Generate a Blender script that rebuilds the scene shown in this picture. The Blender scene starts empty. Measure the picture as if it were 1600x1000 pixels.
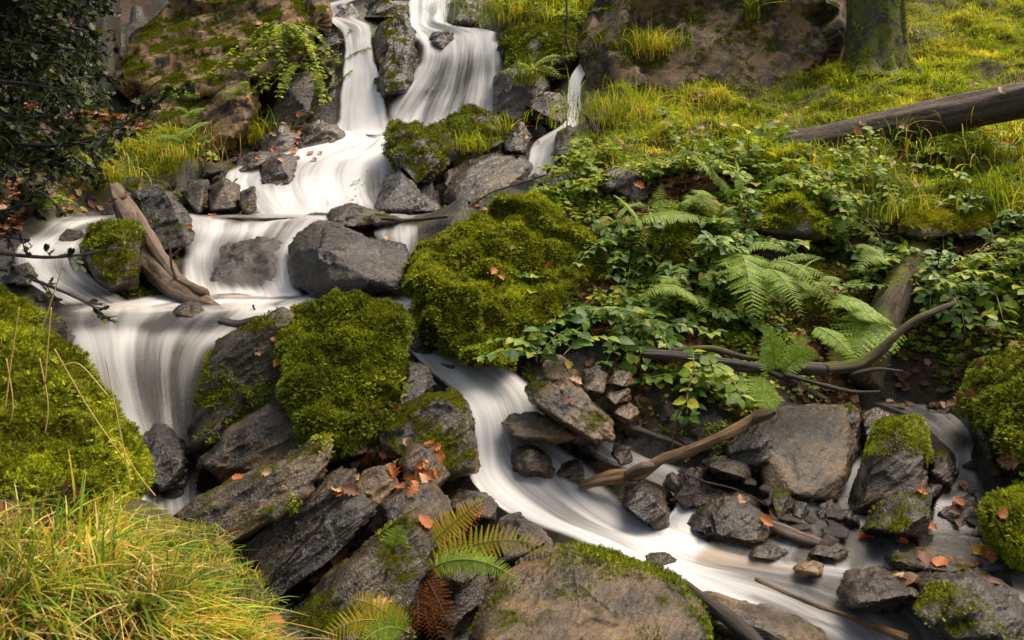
import bpy, bmesh, math, random
import numpy as np
from mathutils import Vector
S = bpy.context.scene
COL = S.collection
rng = np.random.RandomState(7)
# ------------------------------------------------------------------ camera, sky, sun, exposure
F = 1244.0; HOR = 330.0; ZC = 1.5
def P(px, py, Y): return np.array([(px-800.0)/F*Y, Y, ZC+(HOR-py)/F*Y])
cam_d = bpy.data.cameras.new('camera'); cam = bpy.data.objects.new('camera', cam_d); COL.objects.link(cam)
cam.location = (0, 0, ZC); cam.rotation_euler = (math.radians(90), 0, 0)
cam_d.sensor_width = 36; cam_d.lens = F*36/1600; cam_d.shift_y = -(500-HOR)/1600
cam_d.clip_start = 0.05; cam_d.clip_end = 200
cam_d.dof.use_dof = True; cam_d.dof.focus_distance = 3.1; cam_d.dof.aperture_fstop = 8.0
S.camera = cam
SUN_EL, SUN_AZ = math.radians(62), math.radians(68)       # azimuth clockwise from +Y (behind the fall, right)
w = bpy.data.worlds.new('World'); S.world = w; w.use_nodes = True
nt = w.node_tree; nt.nodes.clear()
so = nt.nodes.new('ShaderNodeOutputWorld'); sb = nt.nodes.new('ShaderNodeBackground'); sk = nt.nodes.new('ShaderNodeTexSky')
sk.sky_type = 'NISHITA'; sk.sun_disc = False; sk.sun_elevation = SUN_EL; sk.sun_rotation = SUN_AZ
sk.dust_density = 4.0; sk.air_density = 1.0; sk.ozone_density = 0.6
sb.inputs[1].default_value = 0.145
tint = nt.nodes.new('ShaderNodeMix'); tint.data_type = 'RGBA'; tint.blend_type = 'MULTIPLY'; tint.inputs[0].default_value = 1.0
tint.inputs[7].default_value = (1.0, .88, .71, 1)            # white balance of the shot: the open shade reads neutral
nt.links.new(sk.outputs[0], tint.inputs[6]); nt.links.new(tint.outputs[2], sb.inputs[0]); nt.links.new(sb.outputs[0], so.inputs[0])
ld = bpy.data.lights.new('sun', 'SUN'); ld.energy = 2.0; ld.angle = math.radians(38); ld.color = (1.0, 0.955, 0.87)
lo = bpy.data.objects.new('sun', ld); COL.objects.link(lo)
sd = Vector((math.sin(SUN_AZ)*math.cos(SUN_EL), math.cos(SUN_AZ)*math.cos(SUN_EL), math.sin(SUN_EL)))
lo.rotation_euler = sd.to_track_quat('Z', 'Y').to_euler(); lo.location = (0, 0, 12)
S.view_settings.view_transform = 'Standard'; S.view_settings.look = 'None'
S.view_settings.exposure = 1.15; S.view_settings.gamma = 1.0

# ------------------------------------------------------------------ noise
def _h(ix, iy, iz, s):
    n = (ix*374761393 + iy*668265263 + iz*2147483647 + s*974634777) & 0xffffffff
    n = ((n ^ (n >> 13))*1274126177) & 0xffffffff
    n = ((n ^ (n >> 16))*2246822519) & 0xffffffff
    return ((n ^ (n >> 15)) & 0xffffff)/float(0xffffff)
def vnoise(p, s=0):
    i = np.floor(p).astype(np.int64); f = p-i; f = f*f*f*(f*(f*6-15)+10)
    out = 0
    for dx in (0, 1):
        wx = f[:, 0] if dx else 1-f[:, 0]
        for dy in (0, 1):
            wy = f[:, 1] if dy else 1-f[:, 1]
            for dz in (0, 1):
                wz = f[:, 2] if dz else 1-f[:, 2]
                out = out + wx*wy*wz*_h(i[:, 0]+dx, i[:, 1]+dy, i[:, 2]+dz, s)
    return out*2-1
def fbm(p, o=4, s=0, g=0.5):
    a = 1.0; r = 0; q = np.array(p, float)
    for k in range(o):
        r = r+a*vnoise(q, s+k*17); a *= g; q = q*2.03+3.1
    return r
def chips(p, s=0):
    """fractured facets: nearest random cell, each cell a tilted plane with its own offset"""
    i = np.floor(p).astype(np.int64); best = np.full(len(p), 1e9); out = np.zeros(len(p))
    for dx in (-1, 0, 1):
        for dy in (-1, 0, 1):
            for dz in (-1, 0, 1):
                c = i+np.array([dx, dy, dz])
                hs = [_h(c[:, 0], c[:, 1], c[:, 2], s+k) for k in range(7)]
                fp = c+np.stack(hs[:3], 1)
                d = p-fp; dd = (d*d).sum(1)
                v = (hs[3]-.5)*1.0+(d[:, 0]*(hs[4]-.5)+d[:, 1]*(hs[5]-.5)+d[:, 2]*(hs[6]-.5))*1.6
                m = dd < best; best = np.where(m, dd, best); out = np.where(m, v, out)
    return out

# ------------------------------------------------------------------ object helpers
def tag(o, label=None, cat=None, group=None, kind=None):
    if label: o['label'] = label
    if cat: o['category'] = cat
    if group: o['group'] = group
    if kind: o['kind'] = kind
    return o
def mesh_np(name, V, Fl, Ft, mat, smooth=True, attrs=None, uv=None):
    """V (n,3), Fl flat vertex indices, Ft loop counts per face"""
    me = bpy.data.meshes.new(name)
    V = np.ascontiguousarray(V, dtype=np.float32); Fl = np.ascontiguousarray(Fl, dtype=np.int32).ravel(); Ft = np.ascontiguousarray(Ft, dtype=np.int32)
    me.vertices.add(len(V)); me.vertices.foreach_set('co', V.ravel())
    me.loops.add(len(Fl)); me.loops.foreach_set('vertex_index', Fl)
    me.polygons.add(len(Ft)); st = np.zeros(len(Ft), np.int32); st[1:] = np.cumsum(Ft)[:-1]
    me.polygons.foreach_set('loop_start', st); me.polygons.foreach_set('loop_total', Ft)
    if smooth: me.polygons.foreach_set('use_smooth', np.ones(len(Ft), bool))
    me.update(calc_edges=True)
    if uv is not None:
        l = me.uv_layers.new(name='UVMap'); l.data.foreach_set('uv', np.ascontiguousarray(uv[Fl], dtype=np.float32).ravel())
    for k, a in (attrs or {}).items():
        at = me.attributes.new(k, 'FLOAT', 'POINT'); at.data.foreach_set('value', np.ascontiguousarray(a, dtype=np.float32))
    me.materials.append(mat)
    return me
def obj(name, V, Fl, Ft, mat, origin=(0, 0, 0), parent=None, **kw):
    V = np.asarray(V)-np.asarray(origin)
    o = bpy.data.objects.new(name, mesh_np(name, V, Fl, Ft, mat, **kw)); COL.objects.link(o)
    if parent is not None: o.parent = parent
    else: o.location = origin
    return o
def empty(name, loc):
    o = bpy.data.objects.new(name, None); COL.objects.link(o); o.location = loc; o.empty_display_size = 0.05; return o
def join(parts):
    V = []; L = []; T = []; n = 0
    for v, l, t in parts:
        V.append(v); L.append(np.asarray(l).ravel()+n); T.append(t); n += len(v)
    return np.concatenate(V), np.concatenate(L), np.concatenate(T)
def grid_faces(a, b, wrap=False):
    """a rows x b cols -> quads"""
    i = np.arange(a-1)[:, None]; j = np.arange(b if wrap else b-1)[None]
    j2 = (j+1) % b
    q = np.stack([i*b+j, i*b+j2, (i+1)*b+j2, (i+1)*b+j], -1).reshape(-1, 4)
    return q.ravel(), np.full(len(q), 4)
def inst(tv, tl, tt, M, t):
    k = len(t); n = len(tv)
    V = np.einsum('kij,nj->kni', M, tv)+t[:, None, :]
    L = (np.asarray(tl)[None]+np.arange(k)[:, None]*n).ravel()
    return V.reshape(-1, 3), L, np.tile(tt, k)
def nrm(a): return a/np.maximum(np.linalg.norm(a, axis=-1, keepdims=True), 1e-9)
def frames(Y, N, sc, rr=None):
    """matrices whose columns are x (side), y (along Y), z (normal ~N), scaled"""
    y = nrm(Y); x = nrm(np.cross(y, N)); z = np.cross(x, y)
    return np.stack([x, y, z], -1)*np.asarray(sc).reshape(-1, 1, 1)

# ------------------------------------------------------------------ materials
def mat(name):
    m = bpy.data.materials.new(name); m.use_nodes = True; t = m.node_tree; t.nodes.clear()
    return m, t
class N:
    def __init__(s, t): s.t = t
    def n(s, typ, ins=None, **kw):
        x = s.t.nodes.new('ShaderNode'+typ)
        for k, v in kw.items(): setattr(x, k, v)
        for k, v in (ins or {}).items():
            i = x.inputs[k]
            if isinstance(v, bpy.types.NodeSocket): s.t.links.new(v, i)
            else: i.default_value = v
        return x
    def noise(s, vec, scale, det=4, rough=.6, dist=0): return s.n('TexNoise', {'Vector': vec, 'Scale': scale, 'Detail': det, 'Roughness': rough, 'Distortion': dist}).outputs['Fac']
    def ramp(s, fac, st, interp='LINEAR'):
        r = s.n('ValToRGB', {'Fac': fac}); e = r.color_ramp; e.interpolation = interp
        while len(e.elements) < len(st): e.elements.new(.5)
        for q, (p, c) in zip(e.elements, st):
            q.position = p; q.color = (*c, 1) if not isinstance(c, float) else (c, c, c, 1)
        return r.outputs[0]
    def mix(s, f, a, b, mode='MIX'):
        m = s.n('Mix', data_type='RGBA', blend_type=mode)
        for i, v in ((0, f), (6, a), (7, b)):
            if isinstance(v, bpy.types.NodeSocket): s.t.links.new(v, m.inputs[i])
            else: m.inputs[i].default_value = v if not isinstance(v, tuple) else (*v, 1)
        return m.outputs[2]
    def math(s, op, a, b=0., c=None):
        m = s.n('Math', operation=op)
        for i, v in enumerate((a, b, c)):
            if v is None: continue
            if isinstance(v, bpy.types.NodeSocket): s.t.links.new(v, m.inputs[i])
            else: m.inputs[i].default_value = v
        return m.outputs[0]
    def mapr(s, v, a, b, c=0., d=1.): return s.n('MapRange', {'Value': v, 'From Min': a, 'From Max': b, 'To Min': c, 'To Max': d}).outputs[0]
    def oattr(s, name): return s.n('Attribute', attribute_type='OBJECT', attribute_name=name).outputs['Fac']
    def attr(s, name): return s.n('Attribute', attribute_type='GEOMETRY', attribute_name=name).outputs['Fac']
    def out(s, sh): s.n('OutputMaterial', {'Surface': sh})

def rock_mat():
    m, t = mat('wet_slate'); g = N(t)
    co = g.n('TexCoord').outputs['Object']; geo = g.n('NewGeometry')
    strat = g.n('Mapping', {'Vector': g.n('Mapping', {'Vector': co, 'Rotation': (0.2, math.radians(36), 0)}).outputs[0], 'Scale': (1.3, 1.8, 13)}).outputs[0]
    strat = g.n('VectorMath', {0: strat, 1: g.n('TexNoise', {'Vector': co, 'Scale': 2.2, 'Detail': 3}).outputs['Color']}, operation='ADD').outputs[0]
    n1 = g.noise(co, 3.5, 6, .65); n2 = g.noise(strat, 3.0, 8, .7); n3 = g.noise(co, 38, 5, .7); n4 = g.noise(co, 140, 3, .6)
    iso = g.noise(co, 14, 8, .75)
    n2 = g.mix(g.oattr('massive'), n2, iso)
    base = g.ramp(n2, [(.38, (.0024, .0018, .0012)), (.47, (.010, .0072, .0046)), (.55, (.028, .020, .0125)), (.64, (.085, .062, .040)), (.76, (.20, .155, .105))])
    och = g.ramp(n1, [(.40, 0.), (.60, 1.)])
    base = g.mix(g.math('MINIMUM', g.math('MULTIPLY', och, g.math('MULTIPLY', g.oattr('ochre'), 1.35)), 1.), base, (.105, .064, .024))
    base = g.mix(g.mapr(n3, .3, .75), g.mix(1., base, (.6, .58, .56), 'MULTIPLY'), g.mix(1., base, (1.3, 1.25, 1.2), 'MULTIPLY'))
    tone = g.n('CombineColor', {0: g.oattr('tone'), 1: g.oattr('tone'), 2: g.oattr('tone')}).outputs[0]
    base = g.mix(1., base, tone, 'MULTIPLY')
    lich = g.math('MULTIPLY', g.ramp(g.noise(co, 9, 6, .75), [(.66, 0.), (.70, 1.)]), g.ramp(n3, [(.45, 0.), (.55, 1.)]))
    base = g.mix(g.math('MULTIPLY', lich, g.oattr('lichen')), base, (.33, .34, .24))
    nz = g.n('SeparateXYZ', {0: geo.outputs['Normal']}).outputs[2]
    mm = g.math('ADD', g.math('MULTIPLY', nz, .22), g.math('MULTIPLY', g.noise(co, 5.5, 7, .7), 1.25))
    mm = g.math('ADD', mm, g.math('MULTIPLY', g.math('SUBTRACT', g.oattr('moss'), .5), .55))
    mm = g.math('MAXIMUM', g.mapr(mm, .72, .83), g.mapr(g.oattr('moss'), .9, 1.))
    mossc = g.ramp(g.noise(co, 60, 4, .7), [(.3, (.012, .013, .002)), (.5, (.05, .055, .004)), (.75, (.13, .14, .008))])
    base = g.mix(mm, base, mossc)
    ro = g.ramp(n3, [(.3, .10), (.5, .26), (.75, .5)])
    ro = g.mix(mm, g.mix(g.oattr('wet'), (.62, .62, .62), ro), (.9, .9, .9))
    b1 = g.n('Bump', {'Height': n2, 'Strength': .6, 'Distance': .025})
    vo = g.n('TexVoronoi', {'Vector': g.mix(g.oattr('massive'), strat, co), 'Scale': 7.}).outputs['Distance']
    b1 = g.n('Bump', {'Height': vo, 'Strength': .3, 'Distance': .02, 'Normal': b1.outputs[0]})
    b2 = g.n('Bump', {'Height': g.math('ADD', n3, g.math('MULTIPLY', n4, .4)), 'Strength': .8, 'Distance': .014, 'Normal': b1.outputs[0]})
    b3 = g.n('Bump', {'Height': g.math('MULTIPLY', g.noise(co, 110, 3, .8), mm), 'Strength': 1., 'Distance': .012, 'Normal': b2.outputs[0]})
    p = g.n('BsdfPrincipled', {'Base Color': base, 'Roughness': ro, 'Normal': b3.outputs[0], 'Specular IOR Level': g.math('MULTIPLY', g.math('SUBTRACT', 1., mm), .42), 'Coat Weight': g.math('MULTIPLY', g.math('SUBTRACT', 1., mm), g.math('MULTIPLY', g.oattr('wet'), .45)), 'Coat Roughness': .12, 'Coat Normal': b2.outputs[0]})
    g.out(p.outputs[0]); return m
def ground_mat():
    m, t = mat('forest_ground'); g = N(t)
    co = g.n('TexCoord').outputs['Object']
    n1 = g.noise(co, 4, 6, .7); n3 = g.noise(co, 45, 5, .75)
    strat = g.n('Mapping', {'Vector': g.n('Mapping', {'Vector': co, 'Rotation': (0.2, math.radians(36), 0)}).outputs[0], 'Scale': (1.5, 2, 10)}).outputs[0]
    n2 = g.noise(strat, 3, 8, .7)
    rock = g.ramp(n2, [(.3, (.006, .005, .004)), (.5, (.020, .016, .012)), (.72, (.06, .048, .036))])
    rock = g.mix(g.ramp(n1, [(.5, 0.), (.62, 1.)]), rock, (.055, .062, .012))
    gr = g.ramp(n3, [(.25, (.03, .03, .005)), (.5, (.10, .10, .012)), (.62, (.17, .15, .02)), (.78, (.26, .20, .05))])
    gr = g.mix(g.ramp(n1, [(.42, 0.), (.6, 1.)]), gr, (.055, .035, .015))
    li = g.ramp(n3, [(.25, (.012, .008, .005)), (.5, (.055, .032, .017)), (.7, (.16, .085, .04))])
    c = g.mix(g.attr('grass'), g.mix(g.attr('litter'), rock, li), gr)
    dry = g.math('MAXIMUM', g.attr('grass'), g.attr('litter'))
    ro = g.mix(dry, g.ramp(n3, [(.3, .15), (.7, .5)]), (.9, .9, .9))
    b1 = g.n('Bump', {'Height': n2, 'Strength': .7, 'Distance': .04})
    b2 = g.n('Bump', {'Height': n3, 'Strength': .8, 'Distance': .02, 'Normal': b1.outputs[0]})
    p = g.n('BsdfPrincipled', {'Base Color': c, 'Roughness': ro, 'Normal': b2.outputs[0], 'Specular IOR Level': .5})
    g.out(p.outputs[0]); return m
def leaf_mat(name, stops, rough=.55, trans=.35, spec=.4, nscale=0, moss=0, patch=0):
    m, t = mat(name); g = N(t)
    rnd = g.n('NewGeometry').outputs['Random Per Island']
    co = g.n('TexCoord').outputs['Object']
    if patch: rnd = g.math('ADD', g.math('MULTIPLY', rnd, .5), g.mapr(g.noise(co, patch, 4, .6), .32, .72, -.1, .65))
    c = g.ramp(rnd, stops)
    co = g.n('TexCoord').outputs['Object']
    if moss: c = g.mix(1., c, g.ramp(g.noise(co, moss, 5, .65), [(.32, (.30, .27, .25)), (.5, (.95, .95, .95)), (.68, (1.75, 1.6, 1.2))]), 'MULTIPLY')
    if nscale: c = g.mix(1., c, g.ramp(g.noise(co, nscale, 3), [(.3, .55), (.7, 1.35)]), 'MULTIPLY')
    p = g.n('BsdfPrincipled', {'Base Color': c, 'Roughness': rough, 'Specular IOR Level': spec})
    if nscale:
        b = g.n('Bump', {'Height': g.noise(co, 220, 2), 'Strength': .4, 'Distance': .003}); t.links.new(b.outputs[0], p.inputs['Normal'])
    tr = g.n('BsdfTranslucent', {'Color': g.mix(1., c, (1.5, 1.5, .7), 'MULTIPLY')})
    x = g.n('MixShader', {0: trans, 1: p.outputs[0], 2: tr.outputs[0]})
    g.out(x.outputs[0]); return m
def bark_mat(name, dark, mid, light, moss=.3, rough=.6, sc=1., mosc=(.10, .12, .012)):
    m, t = mat(name); g = N(t)
    co = g.n('TexCoord').outputs['UV']; ob = g.n('TexCoord').outputs['Object']; geo = g.n('NewGeometry')
    mp = g.n('Mapping', {'Vector': co, 'Scale': (14*sc, 1.2*sc, 1)}).outputs[0]
    mp = g.n('VectorMath', {0: mp, 1: g.n('VectorMath', {0: g.n('TexNoise', {'Vector': ob, 'Scale': 9., 'Detail': 3}).outputs['Color'], 1: (.9, .9, .9)}, operation='MULTIPLY').outputs[0]}, operation='ADD').outputs[0]
    n2 = g.noise(mp, 1.6, 8, .75); n3 = g.noise(ob, 30, 5, .7)
    c = g.ramp(n2, [(.32, dark), (.5, mid), (.68, light)])
    c = g.mix(g.ramp(n3, [(.35, .6), (.7, 0.)]), c, g.mix(1., c, (.4, .38, .36), 'MULTIPLY'))
    nz = g.n('SeparateXYZ', {0: geo.outputs['Normal']}).outputs[2]
    mm = g.math('ADD', g.math('MULTIPLY', nz, .15), g.noise(ob, 6, 6, .7))
    mm = g.mapr(mm, .78-moss*.4, .86-moss*.4)
    c = g.mix(mm, c, g.mix(n3, g.mix(1., (0, 0, 0), mosc, 'ADD'), tuple(q*.3 for q in mosc)))
    b = g.n('Bump', {'Height': g.math('ADD', n2, g.math('MULTIPLY', n3, .3)), 'Strength': .9, 'Distance': .02})
    p = g.n('BsdfPrincipled', {'Base Color': c, 'Roughness': g.mix(mm, (rough,)*3, (.9, .9, .9)), 'Normal': b.outputs[0]})
    g.out(p.outputs[0]); return m
def water_mat(name='silky_water', wc=(.80, .79, .775), k=1.0):
    m, t = mat(name); g = N(t)
    uv = g.n('TexCoord').outputs['UV']; ob = g.n('TexCoord').outputs['Object']
    foam = g.attr('foam'); edge = g.attr('edge')
    wob = g.n('TexNoise', {'Vector': g.n('Mapping', {'Vector': uv, 'Scale': (1.2, .6, 1)}).outputs[0], 'Scale': 1.6, 'Detail': 2}).outputs['Color']
    wv = g.n('VectorMath', {0: uv, 1: g.n('VectorMath', {0: wob, 1: (.13, .16, 0)}, operation='MULTIPLY').outputs[0]}, operation='ADD').outputs[0]
    s1 = g.noise(g.n('Mapping', {'Vector': wv, 'Scale': (7.5, .45, 1)}).outputs[0], 1., 3, .55)
    s2 = g.noise(g.n('Mapping', {'Vector': wv, 'Scale': (34, 1.0, 1)}).outputs[0], 1., 3, .6)
    s3 = g.noise(g.n('Mapping', {'Vector': wv, 'Scale': (2.6, 1.1, 1)}).outputs[0], 1., 2, .5)
    s = g.math('ADD', g.math('ADD', g.math('MULTIPLY', s1, .62), g.math('MULTIPLY', s2, .20)), g.math('MULTIPLY', s3, .5))
    s = g.math('SUBTRACT', s, .66)
    a = g.math('ADD', g.math('MULTIPLY', s, 2.9), foam)
    a = g.n('MapRange', {'Value': a, 'From Min': .08, 'From Max': 1.25, 'To Min': .05, 'To Max': .97}, interpolation_type='SMOOTHSTEP').outputs[0]
    a = g.math('MULTIPLY', a, edge)
    dif = g.n('BsdfDiffuse', {'Color': (*wc, 1)}); trn = g.n('BsdfTranslucent', {'Color': (*wc, 1)})
    fo = g.n('MixShader', {0: .3, 1: dif.outputs[0], 2: trn.outputs[0]})
    gl = g.n('BsdfGlossy', {'Roughness': .3, 'Color': (.85, .85, .85, 1)}); tp = g.n('BsdfTransparent', {'Color': (.78, .70, .60, 1)})
    bmp = g.n('Bump', {'Height': g.math('ADD', s1, g.math('MULTIPLY', s2, .3)), 'Strength': .3, 'Distance': .02})
    t.links.new(bmp.outputs[0], gl.inputs['Normal']); t.links.new(bmp.outputs[0], dif.inputs['Normal'])
    fr = g.math('MULTIPLY', g.n('Fresnel', {'IOR': 1.33, 'Normal': bmp.outputs[0]}).outputs[0], edge)
    fl = g.n('MixShader', {0: fr, 1: tp.outputs[0], 2: gl.outputs[0]})
    tc = g.n('BsdfTransparent'); fl2 = g.n('MixShader', {0: edge, 1: tc.outputs[0], 2: fl.outputs[0]})
    x = g.n('MixShader', {0: a, 1: fl2.outputs[0], 2: fo.outputs[0]})
    g.out(x.outputs[0]); return m

M_ROCK = rock_mat(); M_GROUND = ground_mat(); M_WATER = water_mat()
M_MOSS = leaf_mat('moss_fronds', [(0, (.05, .055, .005)), (.35, (.14, .165, .008)), (.7, (.27, .32, .012)), (1, (.46, .48, .02))], .75, .25, .15, moss=7)
M_MOSSD = leaf_mat('dark_moss_fronds', [(0, (.03, .034, .004)), (.4, (.085, .105, .006)), (.75, (.19, .24, .010)), (1, (.36, .42, .016))], .75, .25, .15, moss=7)
M_MOSSB = leaf_mat('yellow_moss_fronds', [(0, (.10, .09, .005)), (.4, (.24, .24, .01)), (1, (.42, .42, .018))], .75, .25, .2, moss=3)
M_GRASS = leaf_mat('hill_grass', [(0, (.06, .09, .007)), (.35, (.17, .24, .014)), (.62, (.34, .37, .025)), (.85, (.54, .42, .08)), (1, (.32, .18, .05))], .65, .35, .2, moss=3.2, patch=1.1)
M_GRASSF = leaf_mat('straw_grass', [(0, (.045, .10, .008)), (.33, (.14, .25, .016)), (.6, (.32, .35, .025)), (.82, (.52, .37, .06)), (1, (.30, .15, .04))], .5, .35, .3, moss=5, patch=0)
M_BRAM = leaf_mat('bramble_leaf', [(0, (.03, .075, .010)), (.45, (.08, .16, .013)), (.8, (.16, .25, .018)), (.95, (.32, .33, .03)), (1, (.4, .34, .03))], .45, .3, .28, 60)
M_BRAMY = leaf_mat('fresh_leaf', [(0, (.08, .14, .010)), (.5, (.19, .28, .016)), (.9, (.36, .38, .022)), (1, (.45, .40, .03))], .5, .4, .25, 60)
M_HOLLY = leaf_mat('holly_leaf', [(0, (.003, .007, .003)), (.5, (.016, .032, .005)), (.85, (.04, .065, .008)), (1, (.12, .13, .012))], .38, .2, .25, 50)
M_FERN = leaf_mat('fern_green', [(0, (.09, .16, .010)), (.6, (.19, .28, .016)), (1, (.27, .36, .03))], .55, .35, .3)
M_FERNY = leaf_mat('fern_yellow', [(0, (.28, .30, .015)), (.6, (.42, .34, .02)), (1, (.5, .28, .03))], .55, .35, .3)
M_FERNB = leaf_mat('fern_brown', [(0, (.07, .022, .007)), (.6, (.16, .05, .012)), (1, (.30, .11, .02))], .7, .2, .2)
M_STRAW = leaf_mat('dry_straw', [(0, (.30, .19, .06)), (.6, (.52, .38, .13)), (1, (.62, .48, .2))], .5, .2, .3)
M_STEM = leaf_mat('green_stem', [(0, (.12, .14, .02)), (1, (.2, .17, .05))], .6, .0, .3)
M_STEMR = leaf_mat('brown_stem', [(0, (.05, .028, .014)), (1, (.11, .06, .03))], .7, .0, .2)
M_DEAD = [leaf_mat('dead_leaf_'+n_, [(0, a), (1, b)], .5, .15, .4, 70) for n_, a, b in (('orange', (.28, .07, .015), (.42, .14, .03)), ('brown', (.09, .035, .018), (.17, .07, .035)), ('tan', (.34, .18, .085), (.46, .28, .14)), ('yellow', (.5, .34, .03), (.6, .45, .05)))]
M_BARK = bark_mat('dark_bark', (.018, .012, .008), (.05, .034, .022), (.12, .085, .055), .1)
M_DRIFT = bark_mat('weathered_wood', (.045, .026, .014), (.16, .10, .06), (.34, .24, .16), -.2, .6)
M_LOG = bark_mat('wet_log', (.016, .009, .004), (.065, .036, .017), (.22, .13, .06), -.1, .7)
M_GOLD = bark_mat('golden_wood', (.05, .025, .010), (.20, .105, .03), (.42, .25, .08), -.3, .35)
M_MBARK = bark_mat('mossy_bark', (.015, .012, .008), (.045, .036, .022), (.10, .085, .055), .75, .8, mosc=(.13, .15, .012))
M_MWOOD = bark_mat('moss_wood', (.03, .02, .01), (.09, .06, .03), (.18, .13, .07), .55, .8, mosc=(.16, .17, .014))

# ------------------------------------------------------------------ water rows:  (left px, left py, left Y, right px, right py, right Y, foam)
WAT = {}
WAT['upper_left_fall'] = ('white fall at the far left of the top tier between two dark rocks', 1.0, [
 (575, -22, 9.75, 640, -25, 9.8, .5), (535, 0, 9.35, 575, -8, 9.4, .6), (480, 16, 9.05, 540, 6, 9.15, .75), (514, 32, 8.85, 552, 24, 8.95, .85), (530, 44, 8.62, 580, 40, 8.65, .7), (537, 66, 8.45, 578, 62, 8.5, .9), (538, 95, 8.3, 584, 95, 8.3, 1.0),
 (534, 130, 8.1, 592, 130, 8.1, 1.1), (528, 170, 7.9, 600, 170, 7.9, 1.2), (522, 202, 7.72, 608, 200, 7.72, 1.25), (520, 211, 7.55, 612, 211, 7.55, 1.2)])
WAT['upper_right_fall'] = ('wide white fall pouring over a ledge at the right of the top tier', 1.0, [
 (640, -22, 9.9, 720, -22, 9.9, .9), (640, 0, 9.5, 702, 0, 9.5, 1.0), (640, 22, 9.3, 700, 20, 9.3, 1.0), (638, 36, 9.1, 702, 36, 9.1, 1.0), (646, 48, 8.85, 765, 47, 8.85, .75), (654, 58, 8.65, 776, 56, 8.65, 1., .95, .8), (656, 80, 8.45, 780, 80, 8.45, 1.1, .9, .45),
 (650, 105, 8.3, 782, 105, 8.3, 1.05, .8, .2), (634, 130, 8.15, 784, 130, 8.15, 1., .8, .2), (612, 160, 7.95, 782, 155, 7.95, 1., .8, .3), (596, 190, 7.75, 776, 180, 7.75, 1.1, .9, .6), (590, 211, 7.5, 740, 206, 7.5, 1.1)])
WAT['middle_cascade'] = ('broad white cascade spreading below the top pool', 1.0, [
 (520, 204, 7.72, 640, 204, 7.72, 1.2), (536, 212, 7.5, 625, 212, 7.5, 1.2), (520, 222, 7.25, 618, 224, 7.25, 1.1), (450, 240, 7.0, 625, 240, 7.0, 1.15), (392, 256, 6.8, 634, 256, 6.8, .9), (366, 275, 6.6, 640, 280, 6.6, .8, .4, 1.), (368, 300, 6.35, 648, 302, 6.35, .9, .3, 1.05), (384, 325, 6.05, 652, 322, 6.1, 1.0, .5), (392, 336, 5.85, 655, 336, 5.85, 1., .6), (392, 341, 5.7, 655, 341, 5.7, .6, .4)])
WAT['ledge_pool'] = ('shallow pool behind the ledge below the middle cascade', .3, [
 (150, 334.0, 6.0, 670, 334.0, 6.0, .3), (100, 336, 5.75, 665, 336, 5.75, .0), (90, 338.5, 5.5, 655, 338.5, 5.5, .0), (90, 342, 5.3, 650, 342, 5.3, .15)])
WAT['far_left_branch'] = ('grey milky water running down between rocks at the left edge', .7, [
 (90, 340, 5.35, 260, 340, 5.35, .35), (75, 350, 5.15, 190, 348, 5.15, .8), (60, 366, 4.95, 150, 362, 4.95, .5), (35, 385, 4.75, 130, 383, 4.75, .85), (22, 410, 4.5, 125, 408, 4.5, .55), (40, 435, 4.35, 140, 432, 4.35, .75), (80, 462, 4.2, 190, 462, 4.2, .5), (110, 480, 4.05, 230, 480, 4.05, .6)])
WAT['ledge_fall'] = ('veils of water dropping over the ledge left of the black boulder', .8, [
 (280, 337.5, 5.6, 530, 337.5, 5.6, .4), (290, 345, 5.2, 505, 345, 5.2, .7, .6, .6), (296, 360, 5.0, 490, 360, 5.0, .8, .7, .75), (292, 382, 4.85, 478, 380, 4.85, .6, .9, .35), (288, 404, 4.68, 468, 403, 4.68, .8, .8, .05), (290, 425, 4.55, 462, 425, 4.55, .8, .75, .0), (296, 445, 4.42, 460, 445, 4.42, .95, .8, .2), (300, 460, 4.3, 470, 460, 4.3, 1., 1., .9), (300, 468, 4.2, 470, 468, 4.2, 1.)])
WAT['black_boulder_trickle'] = ('thin water running behind the black boulder', .8, [
 (590, 345, 5.25, 650, 345, 5.25, .5), (585, 362, 5.1, 650, 362, 5.1, .7), (590, 375, 5.0, 650, 380, 5.0, .6), (600, 420, 4.8, 650, 420, 4.8, .6), (600, 465, 4.3, 650, 465, 4.3, .8)])
WAT['middle_pool'] = ('white level pool in front of the black boulder', .9, [
 (240, 458, 4.45, 660, 458, 4.45, .9), (230, 466, 4.25, 650, 466, 4.25, 1.05), (190, 474, 4.12, 645, 473, 4.15, .85), (150, 482, 4.0, 640, 480, 4.05, .8), (120, 490, 3.9, 470, 490, 3.92, .55)])
WAT['front_left_fall'] = ('broad grey silky fall curling down beside the mossy rock on the left', .8, [
 (100, 480, 4.02, 450, 482, 4.0, .4), (96, 492, 3.86, 440, 494, 3.88, .55, .65), (100, 512, 3.72, 400, 512, 3.76, .4, .25), (112, 528, 3.6, 375, 528, 3.66, .75, .5), (124, 552, 3.48, 352, 548, 3.58, .85, .15, .45), (138, 590, 3.36, 335, 585, 3.48, .65, .0, .2), (160, 635, 3.24, 326, 630, 3.38, .45, .0, .15), (186, 680, 3.12, 318, 675, 3.28, .45, .1, .3), (204, 725, 3.02, 312, 725, 3.15, .3, .2), (208, 770, 2.9, 306, 765, 3.0, .6), (206, 815, 2.72, 310, 810, 2.8, .75)])
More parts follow.
